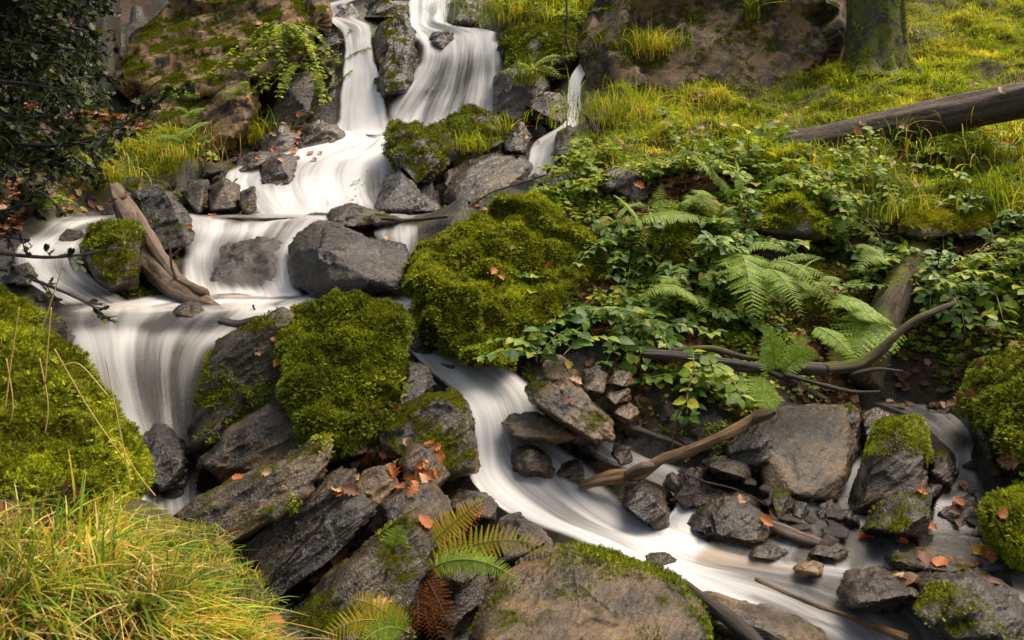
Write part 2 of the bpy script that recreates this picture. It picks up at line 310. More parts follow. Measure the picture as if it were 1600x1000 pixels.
WAT['right_branch'] = ('long white stream winding down the middle to the lower right corner', 1.0, [
 (596, 470, 4.2, 648, 470, 4.2, .8), (612, 490, 4.05, 646, 488, 4.08, .7), (622, 515, 3.9, 656, 512, 3.95, .72), (640, 545, 3.76, 700, 540, 3.8, .85), (664, 572, 3.64, 770, 566, 3.7, .72), (690, 600, 3.52, 812, 594, 3.6, .78), (722, 632, 3.4, 838, 625, 3.46, .85), (738, 668, 3.26, 850, 660, 3.32, .9), (742, 705, 3.12, 866, 695, 3.2, .85, .6), (740, 745, 3.0, 920, 732, 3.1, .95, .7),
 (770, 782, 2.88, 955, 768, 3.0, .95, .6), (830, 822, 2.76, 1010, 805, 2.88, .8, .45), (900, 852, 2.66, 1080, 835, 2.74, .9), (960, 885, 2.56, 1150, 862, 2.64, 1.3, .7), (1050, 925, 2.44, 1280, 880, 2.56, .95, .3), (1140, 965, 2.32, 1400, 905, 2.48, .8, .15), (1220, 1005, 2.2, 1470, 950, 2.36, .75, .5), (1290, 1060, 2.05, 1510, 1010, 2.22, .7, .5), (1350, 1150, 1.9, 1600, 1100, 2.05, .7)])
WAT['side_fall'] = ('small white fall slipping between wet rocks right of the golden branch', .8, [
 (860, 655, 3.5, 960, 690, 3.35, .45), (905, 700, 3.3, 1010, 715, 3.25, .5), (985, 738, 3.16, 1090, 740, 3.18, .62), (1040, 760, 3.06, 1125, 758, 3.08, .75), (1060, 785, 2.95, 1130, 780, 2.98, .85), (1040, 812, 2.86, 1110, 815, 2.86, .8), (1040, 840, 2.74, 1120, 845, 2.74, .8)])
WAT['lower_right_pool'] = ('brown shallow pool under the grey slab at the right', .3, [
 (1235, 772, 3.05, 1360, 770, 3.1, .8, .6), (1215, 790, 2.95, 1380, 792, 2.98, .5, .25), (1180, 815, 2.82, 1440, 820, 2.85, .3), (1130, 845, 2.7, 1560, 852, 2.72, .25, .1), (1110, 872, 2.6, 1580, 880, 2.62, .3, .2), (1200, 890, 2.54, 1480, 900, 2.54, .4)])
WAT['right_rill'] = ('small stream stepping down over stones near the right edge', .5, [
 (1340, 628, 3.75, 1440, 630, 3.75, .35), (1380, 637, 3.62, 1465, 637, 3.62, .45), (1415, 650, 3.5, 1490, 650, 3.5, .3), (1450, 672, 3.38, 1510, 670, 3.4, .4), (1470, 690, 3.28, 1520, 690, 3.3, .15), (1492, 712, 3.16, 1518, 712, 3.16, .55), (1492, 738, 3.06, 1524, 738, 3.06, .35), (1478, 765, 2.98, 1538, 765, 2.98, .1), (1460, 785, 2.9, 1532, 785, 2.9, .3), (1455, 810, 2.84, 1528, 810, 2.84, .25), (1452, 850, 2.76, 1526, 850, 2.76, .05)])
WAT['thin_rill'] = ('thin white rill trickling down the crevice beside the cliff', .9, [
 (946, 50, 8.595, 961, 52, 8.595, 0.9), (933, 72, 8.404, 953, 75, 8.404, 0.8), (906, 100, 8.165, 928, 104, 8.165, 1.0), (891, 120, 7.974, 910, 122, 7.974, 0.95), (887, 150, 7.783, 907, 150, 7.783, 0.85), (886, 185, 7.545, 910, 185, 7.545, 1.1), (874, 197, 7.258, 908, 197, 7.258, 0.9), (836, 222, 6.971, 873, 218, 6.971, 0.6), (826, 245, 6.78, 867, 245, 6.78, 0.75), (818, 275, 6.542, 861, 275, 6.542, 0.7), (798, 300, 6.303, 853, 300, 6.303, 0.4)])
WAT['slab_chute'] = ('narrow white chute squeezed between the big slab and the mossy boulder', 1., [
 (1334, 690, 3.4, 1346, 690, 3.4, .5), (1328, 720, 3.25, 1345, 720, 3.25, 1.), (1322, 750, 3.15, 1340, 752, 3.15, .9), (1310, 785, 3.02, 1335, 785, 3.02, .8)])
WAT['corner_fall'] = ('thin grey veil of water at the bottom right corner', .4, [
 (1575, 890, 2.62, 1640, 885, 2.62, .4), (1580, 905, 2.5, 1645, 905, 2.5, .45), (1585, 950, 2.4, 1650, 950, 2.4, .35), (1590, 1010, 2.3, 1655, 1010, 2.3, .3)])
WAT['bottom_trickle'] = ('small trickle at the bottom beside the brown fern', .4, [
 (690, 935, 2.45, 712, 930, 2.45, .5), (694, 960, 2.38, 722, 958, 2.38, .6), (698, 985, 2.3, 740, 985, 2.3, .6), (690, 1020, 2.2, 760, 1020, 2.2, .7)])

def crom(A, m):
    """Catmull-Rom through rows of A -> m samples"""
    A = np.asarray(A, float); n = len(A); B = np.concatenate([A[:1]*2-A[1:2], A, A[-1:]*2-A[-2:-1]])
    t = np.linspace(0, n-1-1e-6, m); i = t.astype(int); f = (t-i)[:, None]
    p0, p1, p2, p3 = B[i], B[i+1], B[i+2], B[i+3]
    return .5*((2*p1)+(-p0+p2)*f+(2*p0-5*p1+4*p2-p3)*f*f+(-p0+3*p1-3*p2+p3)*f*f*f)
WP = []
for k, (_, _, rows) in WAT.items():
    L = np.array([P(*r[0:3]) for r in rows]); R = np.array([P(*r[3:6]) for r in rows])
    for f_ in (0.12, .5, .88):
        WP.append(crom(L*(1-f_)+R*f_, max(4, len(rows)*2)))
WP = np.concatenate(WP)

# ------------------------------------------------------------------ terrain control points
T = [
 (0,1000,1.5,'g'),(200,1000,1.6,'g'),(380,1000,1.8,'g'),(0,850,1.95,'g'),(150,835,2.05,'g'),(290,840,2.2,'g'),(345,930,2.0,'g'),(420,900,2.5,'r'),(450,980,2.25,'r'),(0,780,2.5,'r'),(150,780,2.6,'r'),(-250,1000,1.5,'g'),(-250,800,2.2,'g'),
 (500,1000,2.1,'r'),(620,920,2.4,'r'),(700,1030,2.15,'r'),(450,830,2.8,'r'),(560,680,3.4,'r'),(440,600,3.65,'r'),(380,720,3.2,'r'),(640,800,2.9,'r'),(820,930,2.5,'r'),(900,1020,2.2,'r'),(1100,1010,2.15,'r'),(680,700,3.2,'r'),(590,560,3.9,'r'),
 (30,480,3.9,'r'),(-100,480,3.7,'r'),(20,560,3.3,'r'),(-100,650,2.9,'r'),
 (220,420,4.6,'r'),(180,345,5.5,'r'),(260,360,5.2,'r'),(540,430,4.7,'r'),
 (700,470,4.3,'r'),(660,560,3.85,'r'),(780,585,3.75,'l'),(700,345,5.1,'r'),(800,330,5.2,'l'),(870,420,4.5,'l'),
 (850,620,3.55,'l'),(930,650,3.4,'l'),(1000,610,3.5,'l'),(1000,500,3.9,'l'),(1000,400,4.4,'l'),(1000,300,5.0,'l'),
 (1150,620,3.5,'l'),(1150,500,3.85,'l'),(1150,400,4.3,'l'),(1150,300,4.9,'l'),(1300,620,3.6,'l'),(1300,500,3.95,'l'),(1300,400,4.4,'l'),(1300,300,4.9,'g'),
 (1450,600,3.8,'l'),(1450,500,3.95,'l'),(1450,400,4.3,'l'),(1450,300,4.8,'g'),(1600,600,3.4,'l'),(1600,500,3.6,'l'),(1600,400,3.95,'l'),(1600,300,4.6,'g'),
 (1580,700,3.1,'l'),(1600,800,2.85,'l'),(1640,880,2.6,'l'),(1100,690,3.3,'r'),(1250,700,3.35,'r'),(1400,730,3.2,'r'),(1180,780,3.0,'r'),
 (900,235,6.3,'g'),(1000,245,5.8,'g'),(1100,250,5.6,'g'),(950,165,7.3,'g'),(1050,185,6.9,'g'),(1200,190,6.5,'g'),(1200,150,7.5,'g'),(1300,205,6.1,'g'),(1300,130,7.8,'g'),(1400,225,5.8,'g'),(1400,130,7.5,'g'),(1500,205,5.8,'g'),(1600,250,5.2,'g'),(1500,100,8.0,'g'),(1600,120,7.2,'g'),
 (1500,0,10.5,'g'),(1600,0,10,'g'),(1400,30,9.5,'g'),(1330,0,10.5,'g'),(1800,200,6,'g'),(1800,600,3.4,'l'),(1800,0,9,'g'),(1900,1000,2.0,'r'),(2100,300,5,'g'),(2100,600,3.4,'l'),
 (1600,-200,14,'g'),(1900,-200,12,'g'),(950,5,9.2,'g'),(1100,0,9.9,'g'),(1250,0,10.2,'g'),(1000,140,8.3,'g'),(1150,140,8.1,'g'),(1100,-200,10.4,'g'),(1300,-200,11,'g'),(1100,-500,13,'g'),
 (800,15,9.3,'g'),(850,55,8.95,'g'),(850,150,8.3,'r'),(790,200,7.9,'r'),(830,260,7.0,'r'),(740,280,6.9,'r'),(740,325,5.9,'r'),(880,280,6.2,'l'),(620,100,8.75,'r'),(610,5,9.6,'r'),(930,20,9.3,'g'),(720,10,9.4,'r'),
 (510,80,8.8,'r'),(450,100,8.9,'g'),(350,50,9.5,'r'),(250,50,9.2,'r'),(400,200,8.0,'l'),(300,200,7.9,'g'),(460,215,7.7,'r'),(200,200,7.3,'l'),(350,260,7.0,'l'),(250,250,6.8,'g'),(150,285,6.0,'g'),(50,290,5.3,'l'),(50,200,6.6,'l'),
 (0,335,4.9,'l'),(100,325,5.5,'l'),(230,310,6.0,'l'),(330,325,6.1,'r'),(200,0,10,'l'),(0,0,10,'l'),(0,100,8,'l'),(-200,300,5,'l'),(-200,100,8,'l'),(-300,500,3.4,'l'),
 (400,-200,11.2,'g'),(650,-200,12,'r'),(900,-200,11,'g'),(-200,-200,12,'l'),(100,-200,12,'l'),(650,-600,15,'g'),(0,-600,15,'l'),(1600,-600,17,'g'),
]
cp = np.array([P(a, b, c) for a, b, c, _ in T]); ct = np.array([t_ for *_, t_ in T])
wp = WP.copy(); wp[:, 2] -= .06
# thin out water points
keep = []
for i, p in enumerate(wp):
    if all(np.hypot(*(p[:2]-wp[j][:2])) > .07*p[1]/3 for j in keep): keep.append(i)
wpk = wp[keep]
dm = np.sqrt(((cp[:, None, :2]-wpk[None, :, :2])**2).sum(-1)).min(1)
ok = dm > .10
allp = np.concatenate([cp[ok], wpk])
allt = np.concatenate([ct[ok], np.array(['w']*len(wpk))])
X = allp[:, :2]; D = np.sqrt(((X[:, None]-X[None])**2).sum(-1)+.02**2)
A = np.zeros((len(X)+3,)*2); A[:-3, :-3] = -D-np.eye(len(X))*-.0; A[:-3, :-3] -= np.eye(len(X))*(-.015)
A[:-3, -3:] = np.c_[np.ones(len(X)), X]; A[-3:, :-3] = A[:-3, -3:].T
sol = np.linalg.solve(A, np.r_[allp[:, 2], 0, 0, 0])
def rbf(x, y):
    out = np.empty(len(x))
    for s in range(0, len(x), 40000):
        q = np.c_[x[s:s+40000], y[s:s+40000]]
        d = np.sqrt(((q[:, None]-X[None])**2).sum(-1)+.02**2)
        out[s:s+40000] = -d@sol[:-3]+sol[-3]+q@sol[-2:]
    return out
NU, NY = 640, 620
us = np.linspace(-1.05, 1.05, NU); ys = np.exp(np.linspace(math.log(1.1), math.log(17.), NY))
UU, YY = np.meshgrid(us, ys, indexing='ij'); gx = (UU*YY).ravel(); gy = YY.ravel()
gz = rbf(gx, gy)
# type weights (inverse distance) + distance to the water
wg = np.zeros(len(gx)); wl = np.zeros(len(gx)); wd = np.zeros(len(gx))
for s in range(0, len(gx), 40000):
    q = np.c_[gx[s:s+40000], gy[s:s+40000]]
    d2 = ((q[:, None]-X[None])**2).sum(-1)+1e-4; iw = 1/d2**1.6; tot = iw.sum(1)
    wg[s:s+40000] = iw[:, allt == 'g'].sum(1)/tot; wl[s:s+40000] = iw[:, allt == 'l'].sum(1)/tot
    wd[s:s+40000] = np.sqrt(d2[:, allt == 'w'].min(1))
nz0 = fbm(np.c_[gx*1.3, gy*1.3, np.zeros(len(gx))], 3, 5)
wg = np.clip((wg+nz0*.10-.36)/.22, 0, 1); wl = np.clip((wl+nz0*.10-.36)/.22, 0, 1)
damp = np.clip((wd-.05)/(.05*gy+.05), 0, 1)
pp = np.c_[gx, gy, gz]
rough = fbm(pp*2.2, 5, 11)*.07+chips(pp*np.array([2.2, 2.2, 4.5]), 3)*.10*(1-np.maximum(wg, wl*.6))
tuss = np.abs(fbm(pp*3.0, 3, 31))*.10*wg
gz = gz+(rough+tuss)*damp*np.clip(gy/5, .5, 1.3)-.0
GZ = gz.reshape(NU, NY)
def Hq(x, y):
    x = np.asarray(x, float); y = np.asarray(y, float)
    a = np.clip((x/y+1.05)/2.1*(NU-1), 0, NU-1.001); b = np.clip((np.log(y)-math.log(1.1))/(math.log(17.)-math.log(1.1))*(NY-1), 0, NY-1.001)
    i = a.astype(int); j = b.astype(int); f = a-i; g_ = b-j
    return GZ[i, j]*(1-f)*(1-g_)+GZ[i+1, j]*f*(1-g_)+GZ[i, j+1]*(1-f)*g_+GZ[i+1, j+1]*f*g_
def hitY(px, py):
    u = (px-800)/F; z = ZC+(HOR-py)/F*ys
    h = Hq(u*ys, ys); m = np.nonzero(h > z)[0]
    return ys[m[0]] if len(m) else 12.0
def hit(px, py, up=0.):
    p = P(px, py, hitY(px, py)); p[2] += up; return p
tl, tt_ = grid_faces(NU, NY)
tl = tl.reshape(-1, 4)[:, ::-1].ravel()
ground = obj('ground', np.c_[gx, gy, gz], tl, tt_, M_GROUND, attrs={'grass': wg, 'litter': wl*(1-wg)})
tag(ground, kind='structure')

# ------------------------------------------------------------------ water sheets
for k, (lab, base, rows) in WAT.items():
    L = np.array([list(P(*r[0:3])) for r in rows]); R = np.array([list(P(*r[3:6])) for r in rows]); fo = np.array([[r[6], r[8] if len(r) > 8 else (r[6]+(r[7] if len(r) > 7 else r[6]))/2, r[7] if len(r) > 7 else r[6]] for r in rows])
    nm = len(rows)*14; L = crom(L, nm); R = crom(R, nm); fo = np.clip(crom(fo, nm), 0, 2)
    wdt = np.linalg.norm(R-L, axis=1); na = 56
    s = np.linspace(-.04, 1.04, na)
    ln = np.r_[0, np.cumsum(np.linalg.norm(np.diff((L+R)/2, axis=0), axis=1))]
    V = L[:, None]*(1-s)[None, :, None]+R[:, None]*s[None, :, None]
    uvm = np.stack([np.repeat(s[None]*np.median(wdt), nm, 0), np.repeat(ln[:, None], na, 1)], -1)
    q = np.c_[uvm.reshape(-1, 2)*np.array([3.2, .9]), np.full(nm*na, float(len(k)))]
    q2 = np.c_[uvm.reshape(-1, 2)*np.array([11, 1.6]), np.full(nm*na, float(len(k)))]
    sc = np.clip(np.median(wdt), .05, .8)
    flat = 0.12 if 'pool' in k else 1.
    dsp = (fbm(q, 2, 3)*.035+fbm(q2, 2, 9)*.006)*sc*flat*1.4
    V = V.reshape(-1, 3)
    # tangent frame normal
    G = V.reshape(nm, na, 3); du = np.gradient(G, axis=1); dv = np.gradient(G, axis=0); nn = nrm(np.cross(du, dv)); nn[nn[..., 2] < 0] *= -1
    nn = nn.reshape(-1, 3)
    V = V+nn*dsp[:, None]
    hh = Hq(V[:, 0], V[:, 1]); lift = np.clip(hh+.006-V[:, 2], 0, .03); V[:, 2] += lift
    endf = np.clip(np.minimum(np.arange(nm), np.arange(nm)[::-1])/9., 0, 1)
    wob = fbm(np.c_[np.repeat(ln, na)*3.0, np.tile(s, nm)*1.5, np.full(nm*na, .3)], 3, 21)*.09
    ss = np.tile(s, nm)
    e = np.minimum(ss+.04, 1.04-ss)+wob*np.minimum(1, 4*np.abs(ss-.5))
    ew = .10 if 'pool' not in k else .05
    edge = np.clip(e/ew, 0, 1)*np.repeat(endf, na)
    edge = edge*edge*(3-2*edge)
    fl, ft = grid_faces(nm, na)
    q4 = fl.reshape(-1, 4)[len(fl)//8]; fn_ = np.cross(V[q4[1]]-V[q4[0]], V[q4[2]]-V[q4[0]])
    if fn_[2] < 0: fl = fl.reshape(-1, 4)[:, ::-1].ravel()
    o = obj('water', V, fl, ft, M_WATER, attrs={'foam': (fo[:, :1]*np.clip(1-2*s, 0, 1)[None]+fo[:, 1:2]*(1-np.abs(2*s-1).clip(0, 1))[None]+fo[:, 2:]*np.clip(2*s-1, 0, 1)[None]).ravel(), 'edge': edge}, uv=uvm.reshape(-1, 2))
    tag(o, lab, kind='structure')

# ------------------------------------------------------------------ rocks
def ico(level):
    bm = bmesh.new(); bmesh.ops.create_icosphere(bm, subdivisions=level, radius=1)
    v = np.array([x.co[:] for x in bm.verts]); f = np.array([[q.index for q in p.verts] for p in bm.faces]); bm.free()
    return v, f
ICO = {l: ico(l) for l in (3, 4, 5, 6, 7)}
ST_A = math.radians(36)
def strat_coords(p, ang=ST_A, k=4.):
    c, s = math.cos(ang), math.sin(ang)
    a = p[:, 0]*c+p[:, 2]*s; b = -p[:, 0]*s+p[:, 2]*c+p[:, 1]*.25
    return np.c_[a, p[:, 1], b*k]
def radial(pts, level, k=80.):
    """star-shaped body on the convex hull of pts; returns verts, faces"""
    bm = bmesh.new()
    for p in pts: bm.verts.new(p)
    bmesh.ops.convex_hull(bm, input=bm.verts[:]); bm.normal_update()
    c = np.mean(pts, 0); pl = []
    for f in bm.faces:
        n = np.array(f.normal[:]); d = float(np.dot(n, np.array(f.verts[0].co[:])-c))
        if d < 0: n, d = -n, -d
        if d > 1e-4: pl.append((*n, d))
    bm.free(); pl = np.array(pl)
    E = np.linalg.svd(np.array(pts)-c, full_matrices=False)[2]; E[2] *= np.sign(np.linalg.det(E))
    ext = np.ptp((np.array(pts)-c)@E.T, axis=0)/2
    v, f = ICO[level]; dirs = nrm((v*ext)@E)
    r = np.zeros(len(v))
    inv = (dirs@pl[:, :3].T)/pl[:, 3][None]          # 1/r per plane
    inv = np.maximum(inv, 1e-6); m = inv.max(1, keepdims=True)
    soft = m[:, 0]*(1+np.log(np.exp(k*(inv/m-1)).sum(1))/k)
    return c+dirs/soft[:, None], f
def vnormals(V, f):
    n = np.cross(V[f[:, 1]]-V[f[:, 0]], V[f[:, 2]]-V[f[:, 0]]); o = np.zeros_like(V)
    for k in range(3):
        for a in range(3): o[:, a] += np.bincount(f[:, k], n[:, a], len(V))
    return nrm(o)
def roughen(V, f, size, amp=1., k=4., ang=ST_A, sd=0, soft=False):
    n = vnormals(V, f); q = V-V.mean(0)+sd*3.7
    fr = 2.2/size
    if soft:
        return V+n*((fbm(q*fr, 4, sd)*.075+chips(q*fr*.7, sd+5)*.06+fbm(q*fr*4, 3, sd+3)*.026)*size)[:, None]*amp
    sc = strat_coords(q, ang, k)
    d = fbm(q*fr*.8, 2, sd)*.03*size
    d += chips(strat_coords(q, ang, k*.5)*fr*.55, sd+5)*.065*size
    d += chips(sc*fr*1.3, sd+9)*.026*size
    d += chips(sc*fr*3.5+7, sd+19)*.008*size
    d += fbm(sc*fr*3, 4, sd+2)*.007*size
    V = V+n*(d*amp)[:, None]
    return V
RK = {}
def moss_template():
    v = [(0, 0, 0)]; l = []; t = []
    def fr(y0, x, y, z, wd):
        i = len(v); v.extend([(-wd, y0, 0), (wd, y0, 0), (x, y, z)]); l.extend([i, i+1, i+2]); t.append(3)
    fr(0, 0, 1., .25, .13)
    for s in (-1, 1):
        for k, (y0, ln) in enumerate(((.15, .5), (.4, .42), (.65, .3))):
            i = len(v); v.extend([(0, y0, .06*k), (0, y0+.16, .06*k+.03), (s*ln, y0+ln*.55, .10+.1*k)]); l.extend([i, i+1, i+2] if s > 0 else [i+1, i, i+2]); t.append(3)
    return np.array(v[1:], float), np.array(l)-1, np.array(t)
MT = moss_template()
def moss_on(parent, V, f, mask, count, size, matr, sd, origin, droop=.6, name='moss'):
    n = vnormals(V, f); fc = f; tri = V[fc]
    ar = np.linalg.norm(np.cross(tri[:, 1]-tri[:, 0], tri[:, 2]-tri[:, 0]), axis=1)*mask(V[fc].mean(1), n[fc].mean(1))
    if ar.sum() <= 0: return None
    r = np.random.RandomState(sd+100); k = r.choice(len(fc), count, p=ar/ar.sum())
    b = r.dirichlet((1, 1, 1), count); p = (tri[k]*b[..., None]).sum(1); nn = nrm((n[fc[k]]*b[..., None]).sum(1))
    lump = fbm(p*11, 2, sd)                       # clumps: taller on bumps
    p = p+nn*(np.clip(lump, -.3, 1)*size*.7)[:, None]
    y = nrm(nn*.75+np.array([0, 0, -droop])*(1-np.clip(nn[:, 2:3], 0, 1))+r.normal(0, .5, (count, 3)))
    up = nrm(nn*.8+np.array([0, -.2, .6])+r.normal(0, .25, (count, 3)))
    M = frames(y, up, size*r.uniform(.6, 1.5, count)*(1+.4*lump))
    v, l, t = inst(*MT[:1], MT[1], MT[2], M, p)
    return obj(name, v, l, t, matr, origin=origin, parent=parent, smooth=False)
def top_mask(th=.2, ns=4., sd=0, k=1.5, th2=0.):
    def m(p, n): return np.clip((n[:, 2]-th)*k+fbm(p*ns, 3, sd)*1.2-th2, 0, 1)
    return m
def full_mask(sd=0, dens=.6):
    def m(p, n): return np.clip(dens+fbm(p*5, 3, sd)*.9+n[:, 2]*.3, .03, 1)
    return m
def rock(name, label, outline, Y=None, th=None, moss=.25, wet=1., ochre=.5, tone=1., lichen=.3, sd=None, lvl=5, cat='rock', group=None, ang=ST_A, k=4., front=(), soft=False, amp=1., lean=.25, mossy=None, massive=.25, flat=False, fshift=(.0, .05), shr=.74):
    sd = sd if sd is not None else (len(RK)*13+5); r = np.random.RandomState(sd)
    o2 = np.array(outline, float); c = o2.mean(0); wpx = np.ptp(o2[:, 0]); hpx = np.ptp(o2[:, 1])
    if Y is None: Y = hitY(c[0], min(o2[:, 1].max()-.12*hpx, 1020))
    wm = wpx/F*Y; hm = hpx/F*Y
    if th is None: th = .75*min(wm, hm*1.3)
    Yc = Y+th*.35; pts = []
    jt = .02 if flat else .08
    if flat: shr = .90; fshift = (0, .01)
    for q in o2:
        rel = (c[1]-q[1])/hpx*2
        pts.append(P(q[0], q[1], Yc+th*(lean*rel+r.uniform(-jt, jt))-(th*.25 if flat else 0)))
    for i, q in enumerate(o2):
        if i % 2 == 0:
            a = c+(q-c)*shr*(r.uniform(.97, 1.03) if flat else r.uniform(.85, 1.15))+np.array([fshift[0]*wpx, fshift[1]*hpx])
            rel = (c[1]-a[1])/hpx*2
            pts.append(P(a[0], a[1], Yc-th*(.44 if flat else r.uniform(.38, .5))+th*lean*rel))
        b = c+(q-c)*.72; pts.append(P(b[0], b[1], Yc+th*r.uniform(.5, .65)))
    for a in front: pts.append(P(a[0], a[1], Yc+th*a[2]))
    pts = np.array(pts)
    V, f = radial(pts, lvl)
    size = math.sqrt(wm*hm)
    V = roughen(V, f, size, amp, k, ang, sd % 97, soft)
    base = np.array([V[:, 0].mean(), V[:, 1].mean(), V[:, 2].min()])
    o = obj(name, V, f.ravel(), np.full(len(f), 3), M_ROCK, origin=base)
    o['moss'] = float(moss); o['wet'] = float(wet); o['ochre'] = float(ochre); o['tone'] = float(tone); o['lichen'] = float(lichen); o['massive'] = float(massive)
    tag(o, label, cat, group); RK[label] = (o, V, f, base)
    if mossy:
        cnt, msz, mm, mk = mossy
        moss_on(o, V, f, mk, cnt, msz, mm, sd, base)
    return o
# ------------------------------------------------------------------ traced rocks
B = 'boulder'
# mossy boulders
rock(B, 'largest boulder, thick with yellow green moss beside brambles', [(632, 395), (640, 368), (690, 352), (735, 328), (790, 316), (845, 322), (890, 352), (925, 385), (935, 420), (918, 455), (870, 500), (835, 545), (800, 575), (740, 570), (690, 545), (645, 500), (632, 450)],
     Y=3.95, th=.85, moss=1.0, wet=0, lvl=6, soft=True, lean=.45, amp=1.4, shr=.85, mossy=(64000, .016, M_MOSS, full_mask(3, .9)), front=[(700, 400, -.3), (800, 370, -.1), (860, 420, -.25)])
rock(B, 'round boulder with shaggy green moss just below the white middle pool', [(438, 520), (470, 486), (540, 472), (605, 474), (630, 495), (634, 560), (620, 630), (590, 672), (535, 695), (500, 690), (455, 650), (436, 590)],
     Y=3.15, th=.5, moss=1.0, wet=0, lvl=6, soft=True, flat=True, lean=.5, amp=1.2, mossy=(38000, .0155, M_MOSSD, lambda p, n: np.clip(1.1+fbm(p*6, 3, 5)*1.2-np.clip(((ZC-p[:, 2])/p[:, 1]*F+HOR-600)/55, 0, 1.2)*.9, .02, 1)))
rock(B, 'big mossy boulder at the left edge with dry grass stalks across it', [(-90, 500), (-60, 470), (0, 455), (50, 480), (90, 540), (150, 620), (195, 690), (212, 760), (195, 815), (90, 830), (-60, 830), (-110, 650)],
     Y=2.25, th=.7, moss=1.0, wet=0, lvl=6, soft=True, lean=.5, mossy=(56000, .013, M_MOSS, full_mask(7, .8)))
rock(B, 'block with a cushion of green moss on top, right of the huge slab', [(1362, 690), (1368, 662), (1400, 650), (1440, 655), (1455, 690), (1450, 740), (1445, 780), (1400, 800), (1330, 800), (1328, 760)],
     Y=2.95, th=.3, moss=.3, wet=.6, ochre=.3, tone=1.5, lvl=6, mossy=(9000, .011, M_MOSS, lambda p, n: ((p[:, 2]-(ZC+(HOR-712)/F*p[:, 1])+fbm(p*14, 2, 4)*.03) > 0)*1.))
rock(B, 'mossy mound in the lower right corner beside fallen orange leaves', [(1530, 790), (1560, 768), (1620, 760), (1700, 770), (1700, 880), (1620, 885), (1560, 850), (1535, 825)],
     Y=2.55, th=.35, moss=1., wet=0, lvl=5, soft=True, mossy=(14000, .014, M_MOSS, full_mask(9, .9)))
rock(B, 'moss draped bank boulder at the right edge above the corner mound', [(1535, 660), (1560, 600), (1600, 560), (1700, 540), (1720, 760), (1620, 765), (1560, 740)],
     Y=2.9, th=.4, moss=1., wet=0, lvl=5, soft=True, mossy=(15000, .014, M_MOSSD, full_mask(10, .8)))
rock(B, 'mossy boulder with an ochre face and a green cap half hidden on the right bank', [(1398, 345), (1410, 322), (1460, 315), (1530, 312), (1560, 330), (1580, 360), (1540, 376), (1460, 374), (1405, 368)],
     Y=4.35, th=.5, moss=.35, wet=.2, ochre=1., tone=1.2, lvl=5, lean=.4, mossy=(9000, .02, M_MOSSB, top_mask(.3, 4, 1, 3)))
rock(B, 'low moss covered rock among the brambles below the left end of the log', [(1025, 360), (1040, 335), (1085, 325), (1130, 335), (1140, 400), (1100, 440), (1035, 430)], Y=4.15, th=.4, moss=.8, wet=.3, lvl=5, soft=True, mossy=(5000, .018, M_MOSSD, full_mask(2, .5)))
rock(B, 'dark rock peeping out behind the bramble leaves above the largest boulder', [(930, 285), (950, 262), (1000, 262), (1025, 285), (1015, 320), (950, 325)], Y=5.0, th=.3, moss=.3, ochre=.1, tone=.8)
rock(B, 'mossy block under the ferns near the centre of the bramble bank', [(1180, 360), (1200, 315), (1240, 308), (1290, 320), (1300, 370), (1240, 385)], Y=4.3, th=.4, moss=.8, soft=True, mossy=(3500, .02, M_MOSS, top_mask(.1, 4, 6)))
# middle black boulder etc.
rock(B, 'angular black boulder with a pale wet top edge standing in the middle pool', [(442, 418), (450, 385), (470, 358), (495, 345), (540, 352), (590, 366), (635, 380), (650, 425), (630, 458), (575, 466), (500, 468), (458, 448)],
     Y=4.35, th=.6, moss=.12, ochre=.4, tone=.32, lvl=6, lean=.55, ang=-.4, shr=.45, front=[(462, 395, -.42), (500, 384, -.5), (560, 412, -.55), (632, 432, -.45), (500, 458, -.35), (590, 460, -.4)], amp=.9)
rock(B, 'long dark flat rock lying across the lip of the ledge pool behind the black boulder', [(508, 345), (520, 325), (550, 318), (600, 328), (640, 345), (600, 360), (540, 358)], Y=5.2, th=.35, moss=.3)
rock(B, 'dark triangular boulder leaning behind the weathered driftwood log', [(208, 300), (240, 286), (265, 300), (305, 345), (300, 385), (280, 402), (240, 400), (215, 350)], flat=True, Y=4.95, th=.5, moss=.35, ochre=.2, tone=.6, lvl=6, lean=.3)
rock(B, 'upright mossy boulder left of the driftwood log', [(124, 385), (140, 352), (185, 340), (215, 350), (222, 400), (215, 455), (180, 460), (140, 440), (125, 410)], Y=4.35, th=.45, moss=.65, ochre=.6, lvl=6, mossy=(2500, .018, M_MOSSD, top_mask(.3, 5, 2)))
rock(B, 'smooth wet boulder half veiled by the ledge fall', [(312, 448), (330, 405), (370, 380), (410, 370), (440, 380), (458, 440), (440, 462), (330, 460)], Y=4.57, th=.35, moss=.0, ochre=.2, tone=.9, soft=True, lvl=5, lean=.5)
rock(B, 'little dark stone below the foot of the driftwood log', [(268, 488), (285, 474), (310, 472), (322, 490), (305, 500), (275, 500)], Y=3.85, th=.15, moss=.1)
